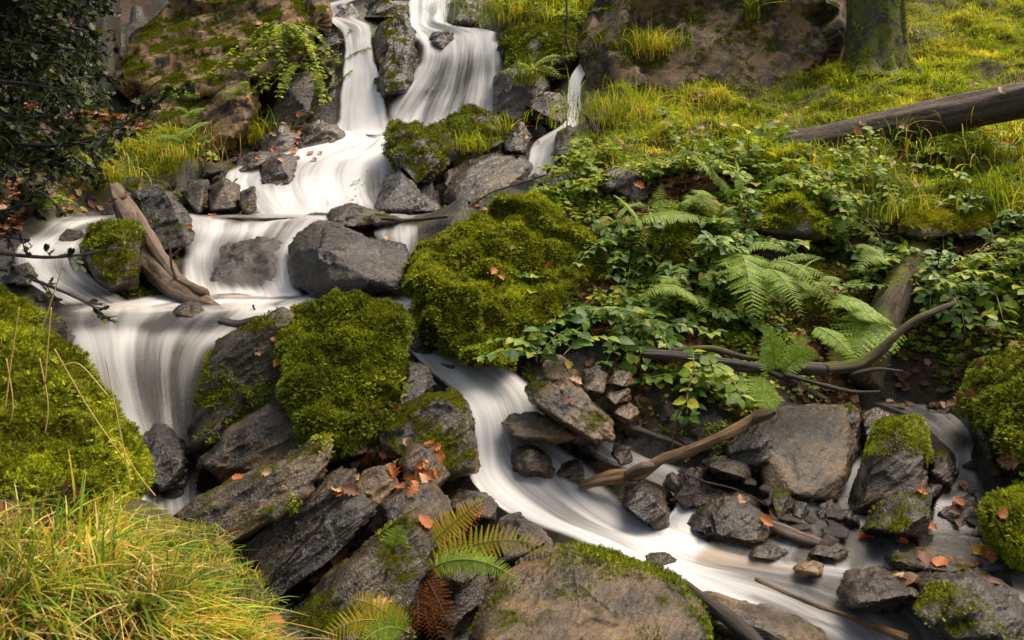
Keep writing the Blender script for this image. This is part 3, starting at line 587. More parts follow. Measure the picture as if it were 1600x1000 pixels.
# slab pile, centre bottom
rock('slate_slab', 'dark slate face sloping up to the left of the shaggy mossy boulder', [(320, 560), (345, 530), (400, 500), (440, 480), (462, 490), (470, 540), (480, 620), (500, 690), (420, 710), (330, 740), (305, 700), (305, 640)],
     flat=True, Y=3.2, th=.45, moss=.45, ochre=.4, lvl=6, cat='slate slab', mossy=(9000, .013, M_MOSSD, lambda p, n: np.clip(fbm(p*5, 3, 8)*2+.4-(np.abs((p[:, 0]/p[:, 1]*F+800)-400)/70)+.4, 0, 1)))
rock('slate_slab', 'layered brown slate wedge right below the shaggy mossy boulder', [(310, 730), (360, 665), (420, 630), (460, 628), (490, 670), (500, 720), (430, 740), (350, 760)], flat=True, Y=2.98, th=.3, moss=.2, ochre=.9, lvl=6, cat='slate slab', tone=1.1)
SL = dict(cat='slate slab', flat=True, ang=math.radians(38))
rock('slate_slab', 'long slate slab with a moss striped rounded tip slanting from the grass', [(270, 810), (335, 762), (410, 752), (455, 715), (500, 688), (524, 688), (530, 705), (505, 745), (440, 800), (380, 842), (310, 885), (285, 860)],
     Y=2.42, th=.3, moss=.4, ochre=.6, tone=1.35, lvl=6, k=7, lean=.5, mossy=(2600, .010, M_MOSS, lambda p, n: np.clip(fbm(p*9, 3, 8)*2+.6-np.abs((p[:, 0]/p[:, 1]*F+800)-470)/32, 0, 1)), **SL)
rock('slate_slab', 'big dark slate face running diagonally under the moss striped slab', [(320, 890), (400, 832), (470, 780), (525, 725), (555, 735), (560, 770), (520, 830), (450, 900), (380, 960), (330, 960)], Y=2.40, th=.4, moss=.2, ochre=.5, tone=.9, lvl=6, k=8, lean=.3, **SL)
rock('slate_slab', 'dark blue grey slate plate wedged in the middle of the slab pile', [(400, 915), (470, 850), (540, 778), (568, 768), (590, 792), (585, 822), (530, 868), (450, 935), (400, 960)], Y=2.30, th=.3, moss=.0, ochre=.1, tone=.8, lvl=6, k=9, lean=.35, **SL)
rock('slate_slab', 'broad mossy slab at the bottom left of the brown fern', [(420, 1030), (470, 960), (530, 900), (590, 845), (640, 800), (672, 806), (684, 850), (670, 930), (640, 1000), (560, 1060), (440, 1070)], Y=2.05, th=.4, moss=.42, ochre=.5, tone=1.05, lvl=6, k=6, lean=.4, mossy=(900, .010, M_MOSS, lambda p, n: np.clip(fbm(p*9, 3, 8)*2+.5-np.abs((p[:, 0]/p[:, 1]*F+800)-600)/50, 0, 1)), **SL)
rock('slate_slab', 'narrow slate splinter above the crack full of brown leaves', [(430, 975), (500, 905), (580, 832), (600, 835), (540, 895), (470, 960), (440, 990)], Y=2.28, th=.2, moss=.1, ochre=.2, tone=1., lvl=5, k=8, lean=.4, **SL)
rock(B, 'angular brown rock with cracked top among orange leaves in the slab pile', [(548, 762), (568, 735), (615, 724), (622, 758), (592, 790), (565, 795)], Y=2.62, th=.22, moss=.15, ochre=.9, tone=1.9, cat='rock', flat=True)
rock(B, 'grey flat topped rock right of the orange leaves in the slab pile', [(595, 790), (630, 752), (670, 748), (705, 785), (700, 825), (655, 840), (600, 815)], Y=2.48, th=.35, moss=.05, ochre=.4, tone=1.5, cat='rock', flat=True)
rock('slate_slab', 'brown slate block just under the grey flat topped rock', [(590, 835), (610, 800), (660, 812), (690, 835), (670, 870), (610, 870)], Y=2.35, th=.3, moss=.1, ochre=.6, tone=1.2, lvl=5, k=6, **SL)
rock(B, 'large mossy brown boulder on the left bank of the white stream', [(590, 690), (620, 645), (665, 612), (710, 610), (735, 640), (748, 680), (745, 735), (700, 755), (655, 740), (610, 720)], flat=True, Y=2.95, th=.45, moss=.55, ochre=.7, lvl=6, cat='rock')
rock(B, 'black glistening rock directly right of the shaggy mossy boulder', [(600, 650), (618, 590), (640, 565), (668, 572), (682, 600), (670, 620), (630, 660)], Y=3.3, th=.3, moss=.0, tone=.6, ochre=0., lvl=6, cat='rock')
rock(B, 'mottled slab with yellow lichen spots below the mossy brown boulder', [(620, 725), (650, 690), (680, 700), (705, 740), (685, 765), (640, 765)], Y=2.75, th=.2, moss=.2, ochre=.8, tone=1.2, lichen=1., cat='rock')
rock(B, 'dark rock at the waterline left of the widest white foam', [(690, 790), (715, 765), (760, 768), (782, 790), (775, 815), (720, 815)], Y=2.75, th=.2, moss=.1, tone=.8, cat='rock')
rock(B, 'wet brown rock poking up above the fern fronds beside the stream', [(765, 850), (780, 808), (810, 798), (840, 820), (870, 850), (850, 880), (790, 880)], Y=2.5, th=.25, moss=.1, ochre=.5, cat='rock')
rock(B, 'largest foreground rock, cracked and moss topped, at the bottom centre', [(740, 1010), (745, 940), (780, 900), (835, 868), (890, 846), (950, 862), (985, 880), (1030, 902), (1080, 915), (1110, 955), (1105, 1010), (1000, 1050), (800, 1050)],
     flat=True, Y=2.05, th=.5, moss=.2, ochre=.8, tone=1.45, lvl=7, lean=.45, cat='rock', k=1.6, amp=.8, mossy=(5500, .0085, M_MOSSD, lambda p, n: np.clip(fbm(p*6, 3, 8)*2.2+(p[:, 2]-(ZC+(HOR-905)/F*p[:, 1]))*7-.1, 0, 1)))
rock(B, 'small stones jumbled right of the brown fern', [(640, 870), (660, 850), (700, 855), (735, 880), (740, 920), (700, 950), (660, 930)], Y=2.3, th=.3, moss=.2, tone=.9, cat='rock')
rock(B, 'dark rock between the brown fern and the largest foreground rock', [(660, 970), (690, 890), (730, 870), (770, 880), (775, 930), (745, 960), (700, 1000)], Y=2.3, th=.25, moss=.35, tone=.9, cat='rock')
rock(B, 'mossy stone at the foot of the largest boulder beside the stream', [(640, 545), (645, 510), (665, 500), (680, 520), (678, 555), (660, 565)], Y=3.75, th=.2, moss=.6, cat='rock')
# right of stream rubble
rock('slate_slab', 'long grey rectangular slate block leaning beside the stream', [(820, 606), (845, 592), (885, 590), (925, 620), (958, 660), (958, 688), (930, 690), (880, 660), (830, 628)], flat=True, Y=3.1, th=.35, moss=.3, ochre=.5, tone=1.9, lvl=6, cat='slate slab', ang=-.6, k=4, lean=.5)
rock('slate_slab', 'flat smooth brown stone under the leaning slate block', [(782, 660), (800, 645), (860, 650), (905, 668), (905, 685), (870, 694), (800, 682)], flat=True, Y=3.1, th=.3, moss=.0, ochre=.6, tone=1.3, lvl=5, cat='slate slab', ang=-.2)
rock(B, 'rust edged angular rock at the top of the rubble below the glossy leaves', [(840, 590), (850, 565), (875, 555), (905, 582), (905, 605), (880, 608)], Y=3.3, th=.25, moss=.2, ochre=1., tone=1.3, cat='rock')
rock(B, 'grey block right of the rust edged rock', [(906, 610), (912, 580), (935, 573), (950, 585), (948, 615), (925, 630)], Y=3.25, th=.2, moss=.1, tone=1.5, cat='rock')
rock(B, 'flat pale stone in the rubble under the bramble stems', [(950, 600), (960, 578), (985, 582), (992, 600), (975, 608)], Y=3.25, th=.2, moss=.1, tone=1.7, cat='rock')
rock(B, 'thin greenish stone in the middle of the rubble', [(945, 620), (955, 608), (985, 606), (985, 625), (960, 634)], Y=3.15, th=.2, moss=.2, tone=1.4, cat='rock')
rock(B, 'brown pebble shaped stone above the dark stick', [(955, 645), (960, 628), (985, 628), (1000, 645), (985, 658), (965, 655)], Y=3.1, th=.15, moss=.1, ochre=.8, tone=1.4, cat='rock')
rock(B, 'small dark rock under the upper end of the rubble by the stick', [(955, 710), (960, 695), (985, 698), (990, 720), (970, 728)], Y=3.05, th=.15, moss=.3, cat='rock')
rock(B, 'smooth stone washed over by the stream below the flat brown stone', [(800, 735), (800, 700), (830, 690), (862, 712), (862, 745), (830, 755)], Y=3.0, th=.2, moss=.0, tone=.8, soft=True, cat='rock')
rock(B, 'rounded stone behind the left tip of the golden branch', [(865, 745), (870, 722), (900, 718), (920, 735), (915, 755)], Y=3.05, th=.15, moss=.2, tone=.9, cat='rock')
rock(B, 'glistening wet boulder under the golden branch', [(970, 790), (975, 750), (1000, 745), (1030, 765), (1048, 800), (1045, 835), (1010, 820)], Y=2.82, th=.28, moss=.05, tone=1.1, ochre=.3, lvl=6, cat='rock')
rock(B, 'dark overhanging block right of the golden branch', [(1100, 725), (1115, 712), (1160, 716), (1178, 730), (1172, 752), (1120, 750)], Y=3.0, th=.25, moss=.3, tone=.8, cat='rock')
rock('rock_slab', 'huge flat grey slab standing behind the lower right pool', [(1178, 700), (1190, 660), (1215, 636), (1300, 628), (1330, 632), (1342, 690), (1330, 740), (1310, 782), (1250, 782), (1195, 768)], flat=True, Y=3.15, th=.38, moss=.02, ochre=.75, tone=1.35, lvl=6, cat='rock slab', lean=.5, k=1.2, amp=.45, lichen=.1)
rock('rock_slab', 'dark cracked rock joining the left side of the huge grey slab', [(1130, 700), (1150, 660), (1190, 645), (1215, 650), (1215, 720), (1190, 770), (1150, 745)], Y=3.12, th=.35, moss=.05, ochre=.1, tone=.9, lvl=6, cat='rock slab')
rock(B, 'rust and moss topped rib between the huge slab and the cushion moss block', [(1310, 640), (1325, 625), (1345, 640), (1350, 700), (1330, 760), (1310, 700)], Y=3.25, th=.2, moss=.5, ochre=1., cat='rock', ang=1.1)
rock(B, 'wedge of dark rock behind the cushion moss block', [(1345, 650), (1365, 638), (1400, 645), (1400, 700), (1350, 740)], Y=3.3, th=.25, moss=.1, cat='rock')
rock(B, 'low mossy boulder with a leaf on it in front of the cushion moss block', [(1345, 830), (1370, 790), (1405, 765), (1445, 770), (1455, 800), (1452, 840), (1400, 842)], Y=2.7, th=.35, moss=.5, tone=.9, lvl=6, cat='rock', mossy=(900, .009, M_MOSSD, top_mask(.3, 9, 3)))
rock(B, 'dark ledge rock under the right hand rill', [(1450, 790), (1465, 768), (1530, 765), (1550, 790), (1545, 850), (1460, 860)], Y=2.86, th=.35, moss=.0, ochre=.3, tone=.9, lvl=5, cat='rock', lean=.2)
rock(B, 'mossy stone in the fork of the right hand rill', [(1450, 735), (1455, 705), (1480, 705), (1498, 735), (1490, 765), (1460, 765)], Y=3.0, th=.2, moss=.5, cat='rock')
rock(B, 'black stone in front of the pool at the foot of the mossy stone', [(1438, 765), (1455, 748), (1475, 755), (1478, 770), (1455, 778)], Y=2.95, th=.12, moss=.0, tone=.5, cat='rock')
rock(B, 'dark rock on the far side of the little pool at the right', [(1445, 640), (1450, 628), (1490, 630), (1500, 655), (1470, 665)], Y=3.55, th=.2, moss=.1, tone=.5, cat='rock')
rock(B, 'rocky hump splitting the little waters in the centre right', [(1065, 830), (1085, 790), (1130, 770), (1180, 775), (1210, 800), (1245, 845), (1200, 860), (1120, 862)], Y=2.74, th=.35, moss=.25, tone=1., lvl=6, cat='rock', k=2., amp=1.7)
rock(B, 'mossy cubic stone beneath the grey slab', [(1203, 780), (1210, 762), (1235, 765), (1240, 810), (1215, 820)], Y=2.88, th=.15, moss=.6, cat='rock')
rock(B, 'black stone touching the mossy cubic stone', [(1238, 805), (1242, 782), (1260, 785), (1266, 800), (1250, 812)], Y=2.86, th=.12, moss=.0, tone=.6, cat='rock')
rock(B, 'small wet stone at the left tip of the pale plank', [(1245, 832), (1255, 822), (1278, 826), (1282, 838), (1260, 843)], Y=2.78, th=.08, moss=.0, tone=.7, cat='rock')
rock(B, 'golden brown pebble in the shallow water below the pale plank', [(1238, 890), (1245, 877), (1270, 874), (1286, 884), (1282, 898), (1255, 900)], Y=2.5, th=.10, moss=0., ochre=1., tone=3.2, soft=True, lvl=4, cat='stone')
rock(B, 'round submerged boulder with water curling over it at the lower right', [(1308, 925), (1320, 890), (1370, 880), (1430, 890), (1445, 930), (1400, 950), (1330, 945)], Y=2.3, th=.35, moss=0., tone=.9, ochre=.3, soft=True, lvl=5, cat='rock', lean=.4)
rock(B, 'broad wet black boulder holding orange leaves in the lower right', [(1420, 900), (1450, 880), (1520, 880), (1570, 905), (1600, 950), (1600, 1020), (1500, 1010), (1440, 960)], Y=2.25, th=.4, moss=.1, tone=.8, lvl=6, cat='rock', lean=.4)
rock(B, 'moss ridged rock at the bottom right edge', [(1425, 950), (1455, 915), (1490, 912), (1540, 945), (1580, 990), (1580, 1040), (1480, 1010)], Y=2.1, th=.3, moss=.55, ochre=.7, lvl=6, cat='rock', mossy=(700, .008, M_MOSSD, top_mask(.3, 9, 3)))
rock(B, 'flat algae stained shelf rock under the fallen leaves at the right pool', [(1370, 870), (1400, 850), (1480, 858), (1540, 880), (1500, 895), (1400, 892)], Y=2.55, th=.3, moss=.3, ochre=.9, tone=1.3, cat='rock', soft=True, lean=.5)
rock(B, 'pale brown rock along the lower edge of the white stream at the bottom', [(1075, 925), (1110, 930), (1190, 950), (1290, 985), (1300, 1030), (1180, 1020), (1100, 970)], Y=2.15, th=.3, moss=.2, ochre=.8, tone=1.5, cat='rock', ang=-.5)
rock(B, 'wet dark rock in the left gully behind the left fall foot', [(215, 740), (215, 690), (240, 660), (275, 668), (300, 720), (295, 760), (250, 775)], Y=3.0, th=.3, moss=.0, ochre=0., tone=.7, lvl=6, cat='rock', lean=.4)
rock(B, 'black rock under the left end of the silky fall', [(75, 560), (85, 520), (105, 500), (125, 530), (130, 580), (110, 600)], Y=3.5, th=.25, moss=.1, tone=.5, cat='rock')
rock(B, 'low black rock in the far left branch below the holly', [(10, 445), (15, 415), (45, 408), (60, 430), (48, 450)], Y=4.3, th=.2, moss=.0, tone=.5, cat='rock')
rock(B, 'small rock in the far left branch above the upright mossy boulder', [(90, 375), (105, 358), (128, 360), (132, 378), (110, 385)], Y=4.85, th=.15, moss=.0, tone=.7, cat='rock')
# upper tiers
rock(B, 'tall mossy dark rock between the two white falls of the top tier', [(582, 110), (580, 60), (600, 35), (632, 25), (650, 60), (655, 110), (640, 150), (605, 170), (590, 160)], Y=8.15, th=.9, moss=.5, ochre=.2, tone=.8, lvl=6, lean=.3, cat='rock', ang=1.2)
rock(B, 'dark rock sticking out of the right fall at the lip of the ledge', [(668, 65), (675, 50), (705, 48), (710, 62), (690, 78)], Y=8.55, th=.3, moss=.1, tone=.6, cat='rock')
rock(B, 'rock veiled by the thin right curtain of the top fall', [(690, 150), (700, 105), (725, 95), (760, 105), (762, 160), (720, 180)], Y=8.35, th=.3, moss=.0, tone=.6, soft=True, cat='rock')
rock(B, 'dark rocks left of the left fall on the top tier', [(492, 60), (510, 40), (535, 50), (540, 100), (530, 150), (505, 160), (495, 110)], Y=8.5, th=.7, moss=.2, tone=.6, cat='rock', lvl=6)
rock(B, 'wet rounded rock below the dark rocks left of the left fall', [(500, 150), (505, 110), (522, 105), (535, 140), (530, 180), (508, 190)], Y=8.1, th=.4, moss=.1, tone=.8, cat='rock')
rock(B, 'shingled rock at the left shore of the top pool', [(452, 235), (468, 200), (500, 188), (530, 195), (540, 215), (520, 235), (480, 245)], Y=7.3, th=.5, moss=.1, ochre=.6, tone=.9, cat='rock', lvl=6)
rock(B, 'mossy boulder in front of the grass tufted hump right of the middle cascade', [(600, 230), (615, 200), (650, 198), (690, 215), (700, 250), (690, 290), (650, 300), (620, 270)], Y=6.5, th=.7, moss=.55, ochre=.3, lvl=6, cat='rock', mossy=(5000, .028, M_MOSSD, lambda p, n: np.clip(fbm(p*3, 3, 5)*1.5+.6, 0, 1)))
rock(B, 'broad hump topped with moss and tufts of grass right of the top pool', [(645, 215), (680, 190), (730, 170), (780, 185), (800, 215), (770, 250), (720, 270), (680, 250)], Y=6.9, th=.8, moss=.5, ochre=.7, lvl=6, cat='rock', mossy=(3200, .026, M_MOSSD, top_mask(.3, 4, 6, 2, .3)))
rock(B, 'wet grey sheet of rock below the grass tufted hump', [(690, 320), (690, 270), (730, 245), (800, 235), (830, 260), (815, 310), (760, 330)], Y=6.3, th=.6, moss=.05, ochre=.4, tone=1.5, lvl=6, cat='rock', lean=.5)
rock(B, 'shiny dark rock under the right edge of the middle cascade', [(585, 330), (600, 270), (625, 255), (655, 290), (690, 330), (640, 340)], Y=6.05, th=.5, moss=.0, ochre=.1, tone=.7, lvl=6, cat='rock', lean=.6)
rock(B, 'brown wet rock showing through the left of the middle cascade', [(400, 290), (410, 255), (440, 240), (465, 245), (462, 280), (435, 310), (410, 308)], Y=6.55, th=.3, moss=.0, ochre=.5, tone=1., cat='rock', lvl=5, lean=.5)
rock(B, 'small upright rock with a mossy side at the left foot of the middle cascade', [(372, 320), (375, 300), (398, 290), (402, 330), (385, 336)], Y=5.75, th=.2, moss=.4, tone=1.2, cat='rock')
rock(B, 'grey boulder with a pale top beside the ledge pool at the left', [(325, 330), (325, 295), (350, 278), (375, 290), (375, 330), (350, 336)], Y=5.85, th=.4, moss=.1, tone=1.2, cat='rock')
rock(B, 'dark leaning rock behind the triangular boulder at the left', [(285, 310), (295, 282), (325, 280), (330, 320), (310, 335)], Y=5.9, th=.4, moss=.2, tone=.7, cat='rock')
rock(B, 'rounded lichen covered stone left of the triangular boulder', [(192, 295), (200, 278), (222, 276), (230, 292), (215, 304)], Y=5.3, th=.3, moss=.5, ochre=.6, tone=1.5, cat='rock')
rock(B, 'square block of rock standing right of the top fall', [(770, 180), (772, 120), (800, 98), (840, 95), (860, 130), (850, 185), (810, 200), (785, 195)], Y=7.7, th=.8, moss=.1, ochre=.6, tone=.7, lvl=6, cat='rock', amp=.7)
rock(B, 'lichen splashed rock beside the thin white rill', [(820, 165), (835, 140), (875, 145), (888, 165), (885, 195), (840, 200)], Y=7.5, th=.5, moss=.2, lichen=1., tone=1.2, cat='rock', lvl=6)
rock(B, 'dark mossy overhang under the grass right of the top fall', [(780, 80), (795, 45), (840, 35), (900, 45), (910, 90), (870, 125), (800, 115)], Y=8.2, th=.8, moss=.75, lichen=.8, tone=.7, cat='rock', lvl=6, mossy=(3000, .035, M_MOSSD, full_mask(4, .2)))
rock(B, 'grey rock with leaf between the hump and the thin rill', [(782, 240), (785, 205), (815, 190), (830, 215), (822, 245)], Y=6.8, th=.4, moss=.1, ochre=.4, tone=1.1, cat='rock')
rock(B, 'pale streaked rock below the thin white rill', [(866, 245), (868, 205), (890, 195), (912, 215), (908, 250)], Y=6.7, th=.4, moss=.1, tone=1.5, cat='rock')
rock(B, 'dark stones right of the thin rill below the cliff', [(905, 190), (912, 120), (935, 100), (950, 140), (945, 185), (925, 210)], Y=8.4, th=.4, moss=.2, tone=.7, cat='rock')
rock(B, 'rock splitting the head of the top fall', [(700, 40), (705, 5), (730, -10), (755, 10), (750, 44)], Y=9.1, th=.5, moss=.4, tone=.9, cat='rock', lvl=5)
rock(B, 'mottled rocks above the tall mossy rock at the head of the falls', [(560, 30), (570, 0), (600, -15), (640, -5), (640, 28), (600, 38)], Y=9.2, th=.6, moss=.5, tone=.8, cat='rock', lvl=6)
rock(B, 'water worn rock under the upper left channel', [(510, 32), (520, 8), (550, 5), (565, 25), (550, 38)], Y=9.0, th=.4, moss=.1, tone=.9, cat='rock')
rock('cliff', 'steep mottled grey cliff with lichen spots behind the grassy slope', [(915, 80), (935, 20), (980, -40), (1100, -120), (1250, -140), (1340, -60), (1338, 60), (1300, 130), (1200, 175), (1100, 195), (1000, 205), (930, 200)], Y=8.0, shr=.85, th=1.5, massive=1., moss=.52, ochre=.5, tone=2.6, wet=0., lvl=7, cat='cliff', k=1.2, lean=.35, lichen=.9, amp=1.1)
rock('rock_slab', 'largest tilted ochre slab of the left cliff', [(180, 130), (200, 60), (260, 0), (330, -60), (450, -60), (510, 10), (500, 80), (420, 110), (330, 150), (230, 160)], flat=True, Y=8.3, th=1.4, moss=.62, ochre=1.1, tone=2.6, massive=.1, wet=.1, lvl=7, cat='rock slab', k=5, lean=.6)
rock('rock_slab', 'lower tilted ochre slab of the left cliff', [(205, 190), (215, 130), (300, 100), (390, 80), (400, 150), (370, 200), (300, 230), (240, 225)], flat=True, Y=7.6, th=1.0, moss=.62, ochre=1.1, tone=3.0, wet=.1, lvl=6, cat='rock slab', k=5, lean=.6)
rock('rock_slab', 'upright ribbed slab below the tilted slabs at the left', [(300, 240), (310, 170), (350, 110), (395, 110), (400, 180), (370, 230), (330, 260)], Y=7.3, th=.6, moss=.3, ochre=1., tone=2.4, wet=.3, lvl=6, cat='rock slab', k=6, lean=.4)
rock(B, 'jagged dark rock under the leafy bush at the left of the falls', [(390, 215), (400, 160), (450, 110), (495, 110), (500, 170), (470, 210), (420, 230)], Y=7.9, th=.6, moss=.25, ochre=.5, tone=.9, lvl=6, cat='rock')
rock(B, 'jumble of brown shards left of the shingled rock', [(400, 260), (405, 220), (440, 195), (470, 210), (460, 240), (425, 255)], Y=7.1, th=.4, moss=.1, ochre=.6, tone=1.1, cat='rock')
rock(B, 'wet shelf above the middle cascade at the left', [(365, 275), (370, 250), (410, 235), (440, 240), (400, 262)], Y=6.7, th=.35, moss=.0, tone=.9, cat='rock')
rock(B, 'brown clod of rock half buried in leaves left of the ledge pool', [(35, 300), (45, 280), (75, 278), (92, 296), (70, 310)], Y=5.0, th=.3, moss=.3, ochre=.6, cat='rock')
rock(B, 'moss hung dark bank rock above the leaf litter at the far right', [(1500, 640), (1520, 570), (1570, 545), (1600, 560), (1600, 640), (1550, 670)], Y=3.2, th=.3, moss=.8, cat='rock', soft=True, mossy=(3000, .014, M_MOSSD, full_mask(3, .3)))
rock(B, 'dark hollow rock behind the ferns on the right bank', [(1330, 470), (1350, 420), (1385, 410), (1400, 470), (1370, 530), (1335, 520)], Y=4.1, th=.3, moss=.2, tone=.5, cat='rock')

rock(B, 'dark block left of the low mossy boulder beside the shallow pool', [(1290, 812), (1300, 795), (1330, 795), (1345, 815), (1335, 832), (1300, 832)], Y=2.85, th=.12, moss=.1, tone=.7, cat='rock')
rock(B, 'black knobbly rock on the right bank beneath the leaf litter', [(1545, 720), (1540, 690), (1520, 660), (1560, 650), (1600, 690), (1590, 740)], Y=3.0, th=.25, moss=.5, tone=.6, cat='rock')
rock(B, 'dark step rock at the head of the side fall above the golden branch', [(1075, 790), (1068, 765), (1100, 750), (1150, 758), (1165, 785), (1120, 795)], Y=2.98, th=.25, moss=.2, tone=.7, cat='rock')
rock(B, 'jagged wet rock left of the huge grey slab under the golden branch', [(1040, 790), (1045, 745), (1075, 725), (1110, 740), (1105, 770), (1070, 800)], Y=3.0, th=.2, moss=.1, tone=.7, cat='rock', amp=1.4)
for i_, (o_, lb_, tn, ms) in enumerate([
 ([(1262, 868), (1275, 850), (1310, 848), (1330, 862), (1310, 876)], 'low dark rock breaking the surface left of the algae stained shelf', .8, .0),
 ([(1395, 800), (1400, 782), (1425, 780), (1440, 800), (1420, 812)], 'little wedge rock behind the low mossy boulder', .8, .3),
 ([(1170, 870), (1180, 852), (1215, 850), (1232, 864), (1205, 876)], 'flat wet stone in front of the rocky hump', .8, .1),
 ([(1545, 905), (1552, 875), (1590, 870), (1620, 900), (1590, 925)], 'dark wet rock above the corner veil of water', .7, .3),
 ([(1120, 815), (1125, 790), (1150, 785), (1160, 812), (1140, 824)], 'sharp little rock on the left shoulder of the rocky hump', .9, .3),
 ([(1275, 812), (1278, 790), (1300, 780), (1316, 800), (1300, 818)], 'bluish stone at the mouth of the white chute', .9, .0),
 ([(1000, 880), (1010, 866), (1040, 862), (1060, 874), (1035, 886)], 'thin dark rock edge above the largest foreground rock', .8, .4)]):
    rock('rock', lb_, o_, th=.09, moss=ms, tone=tn, ochre=.7, lvl=5, cat='rock', Y=None if i_ == 3 else hitY(sum(q[0] for q in o_)/5, max(q[1] for q in o_))-.09)
# scattered stones: every one an object, in zones
def ordn(k):
    return str(k)+('th' if 10 <= k % 100 <= 20 else {1: 'st', 2: 'nd', 3: 'rd'}.get(k % 10, 'th'))
def stones(n, poly_px, smin, smax, lab, grp, moss=.15, tone=1., short='', up=0.):
    r = np.random.RandomState(len(lab)*7+n)
    x0, y0, x1, y1 = poly_px; made = []
    P2 = sorted([(r.uniform(x0, x1), r.uniform(y0, y1)) for _ in range(n)])
    for i, (px, py) in enumerate(P2):
        p = hit(px, py); s = r.uniform(smin, smax)
        k = i % 5
        if k >= len(made) or i < 5:
            v, f = ICO[4]; pts = r.normal(0, 1, (12, 3)); pts = nrm(pts)*np.array([1, .8, .6]); V, f = radial(pts, 4)
            V = roughen(V, f, 1.3, .8, 3., r.uniform(-.6, .9), int(r.randint(90)))
            me = mesh_np('stone', V, f.ravel(), np.full(len(f), 3), M_ROCK); made.append(me)
        o = bpy.data.objects.new('stone', made[k]); COL.objects.link(o)
        o.location = p+np.array([0, 0, s*.15+up]); o.scale = (s, s, s); o.rotation_euler = (r.uniform(-.5, .5), r.uniform(-.7, .3), r.uniform(0, 6))
        o['moss'] = float(moss*r.uniform(.3, 1.8)); o['wet'] = 1.; o['ochre'] = float(r.uniform(.1, .9)); o['tone'] = float(tone*r.uniform(.6, 1.5)); o['lichen'] = .3; o['massive'] = .4
        ad = ('mossy ' if o['moss'] > moss*1.3 and moss > .1 else '')+('pale' if o['tone'] > tone*1.15 else 'dark' if o['tone'] < tone*.85 else 'grey')
        tag(o, ad+' stone, '+ordn(i+1)+' from left among '+short, 'stone', grp)
stones(16, (690, 560, 850, 610), .02, .05, 'small wet stone in the shallow stream edge below the largest boulder', 'stones at the foot of the largest boulder', short='stones by the largest boulder')
stones(28, (850, 590, 1120, 740), .025, .075, 'small angular slate stone in the rubble under the brambles', 'rubble stones under the brambles', .15, 1.2, short='bramble bank rubble')
stones(30, (1060, 740, 1320, 860), .02, .06, 'small dark wet stone around the little falls at the centre right', 'stones at the centre right', .2, short='stones at centre right')
stones(26, (1340, 640, 1560, 890), .02, .06, 'small dark wet stone along the right hand rill', 'stones along the right hand rill', .15, .8, short='stones by right hand rill')
stones(22, (370, 200, 500, 270), .05, .13, 'small broken shard of rock on the shore left of the top pool', 'shards left of the top pool', .1, short='shards beside top pool')
stones(20, (250, 270, 400, 335), .04, .12, 'small rock beside the ledge pool left of the middle cascade', 'rocks left of the middle cascade', .2, short='rocks left of middle cascade')
stones(12, (650, 270, 850, 335), .04, .1, 'small rock at the foot of the wet grey rock sheet', 'rocks below the wet grey sheet', .2, short='rocks below wet grey sheet')
stones(14, (810, 60, 940, 220), .06, .16, 'small dark rock lodged along the thin white rill', 'rocks along the thin rill', .2, .9, short='rocks by thin white rill')
stones(22, (560, 640, 720, 860), .02, .05, 'small chip of slate lying among the slabs of the central pile', 'slate chips in the central pile', .1, 1.1, short='chips in central slab pile')
stones(14, (0, 270, 190, 340), .04, .1, 'small brown rock in the leaf litter on the left bank', 'rocks in the left leaf litter', .2, 1., short='rocks in left bank litter')
stones(20, (1050, 700, 1340, 870), .018, .045, 'x', 'gravel at the centre right', .1, .7, short='gravel at centre right', up=.075)
stones(20, (1180, 790, 1480, 885), .03, .06, 'x', 'pebbles in the shallow pool', .05, 1., short='pebbles in shallow pool', up=.07)
stones(20, (1340, 650, 1580, 880), .018, .05, 'x', 'gravel by the right hand rill', .2, .7, short='gravel by right hand rill', up=.075)
stones(12, (300, 336, 520, 344), .015, .035, 'x', 'stones on the pool lip', .1, .7, short='stones on pool lip', up=.04)
stones(6, (150, 700, 300, 800), .03, .07, 'x', 'stones in the left gully', .1, .6, short='stones in left gully', up=.03)
stones(16, (60, 345, 260, 480), .03, .08, 'small black rock in the grey far left branch', 'rocks in the far left branch', .05, .6, short='stones in far left branch')
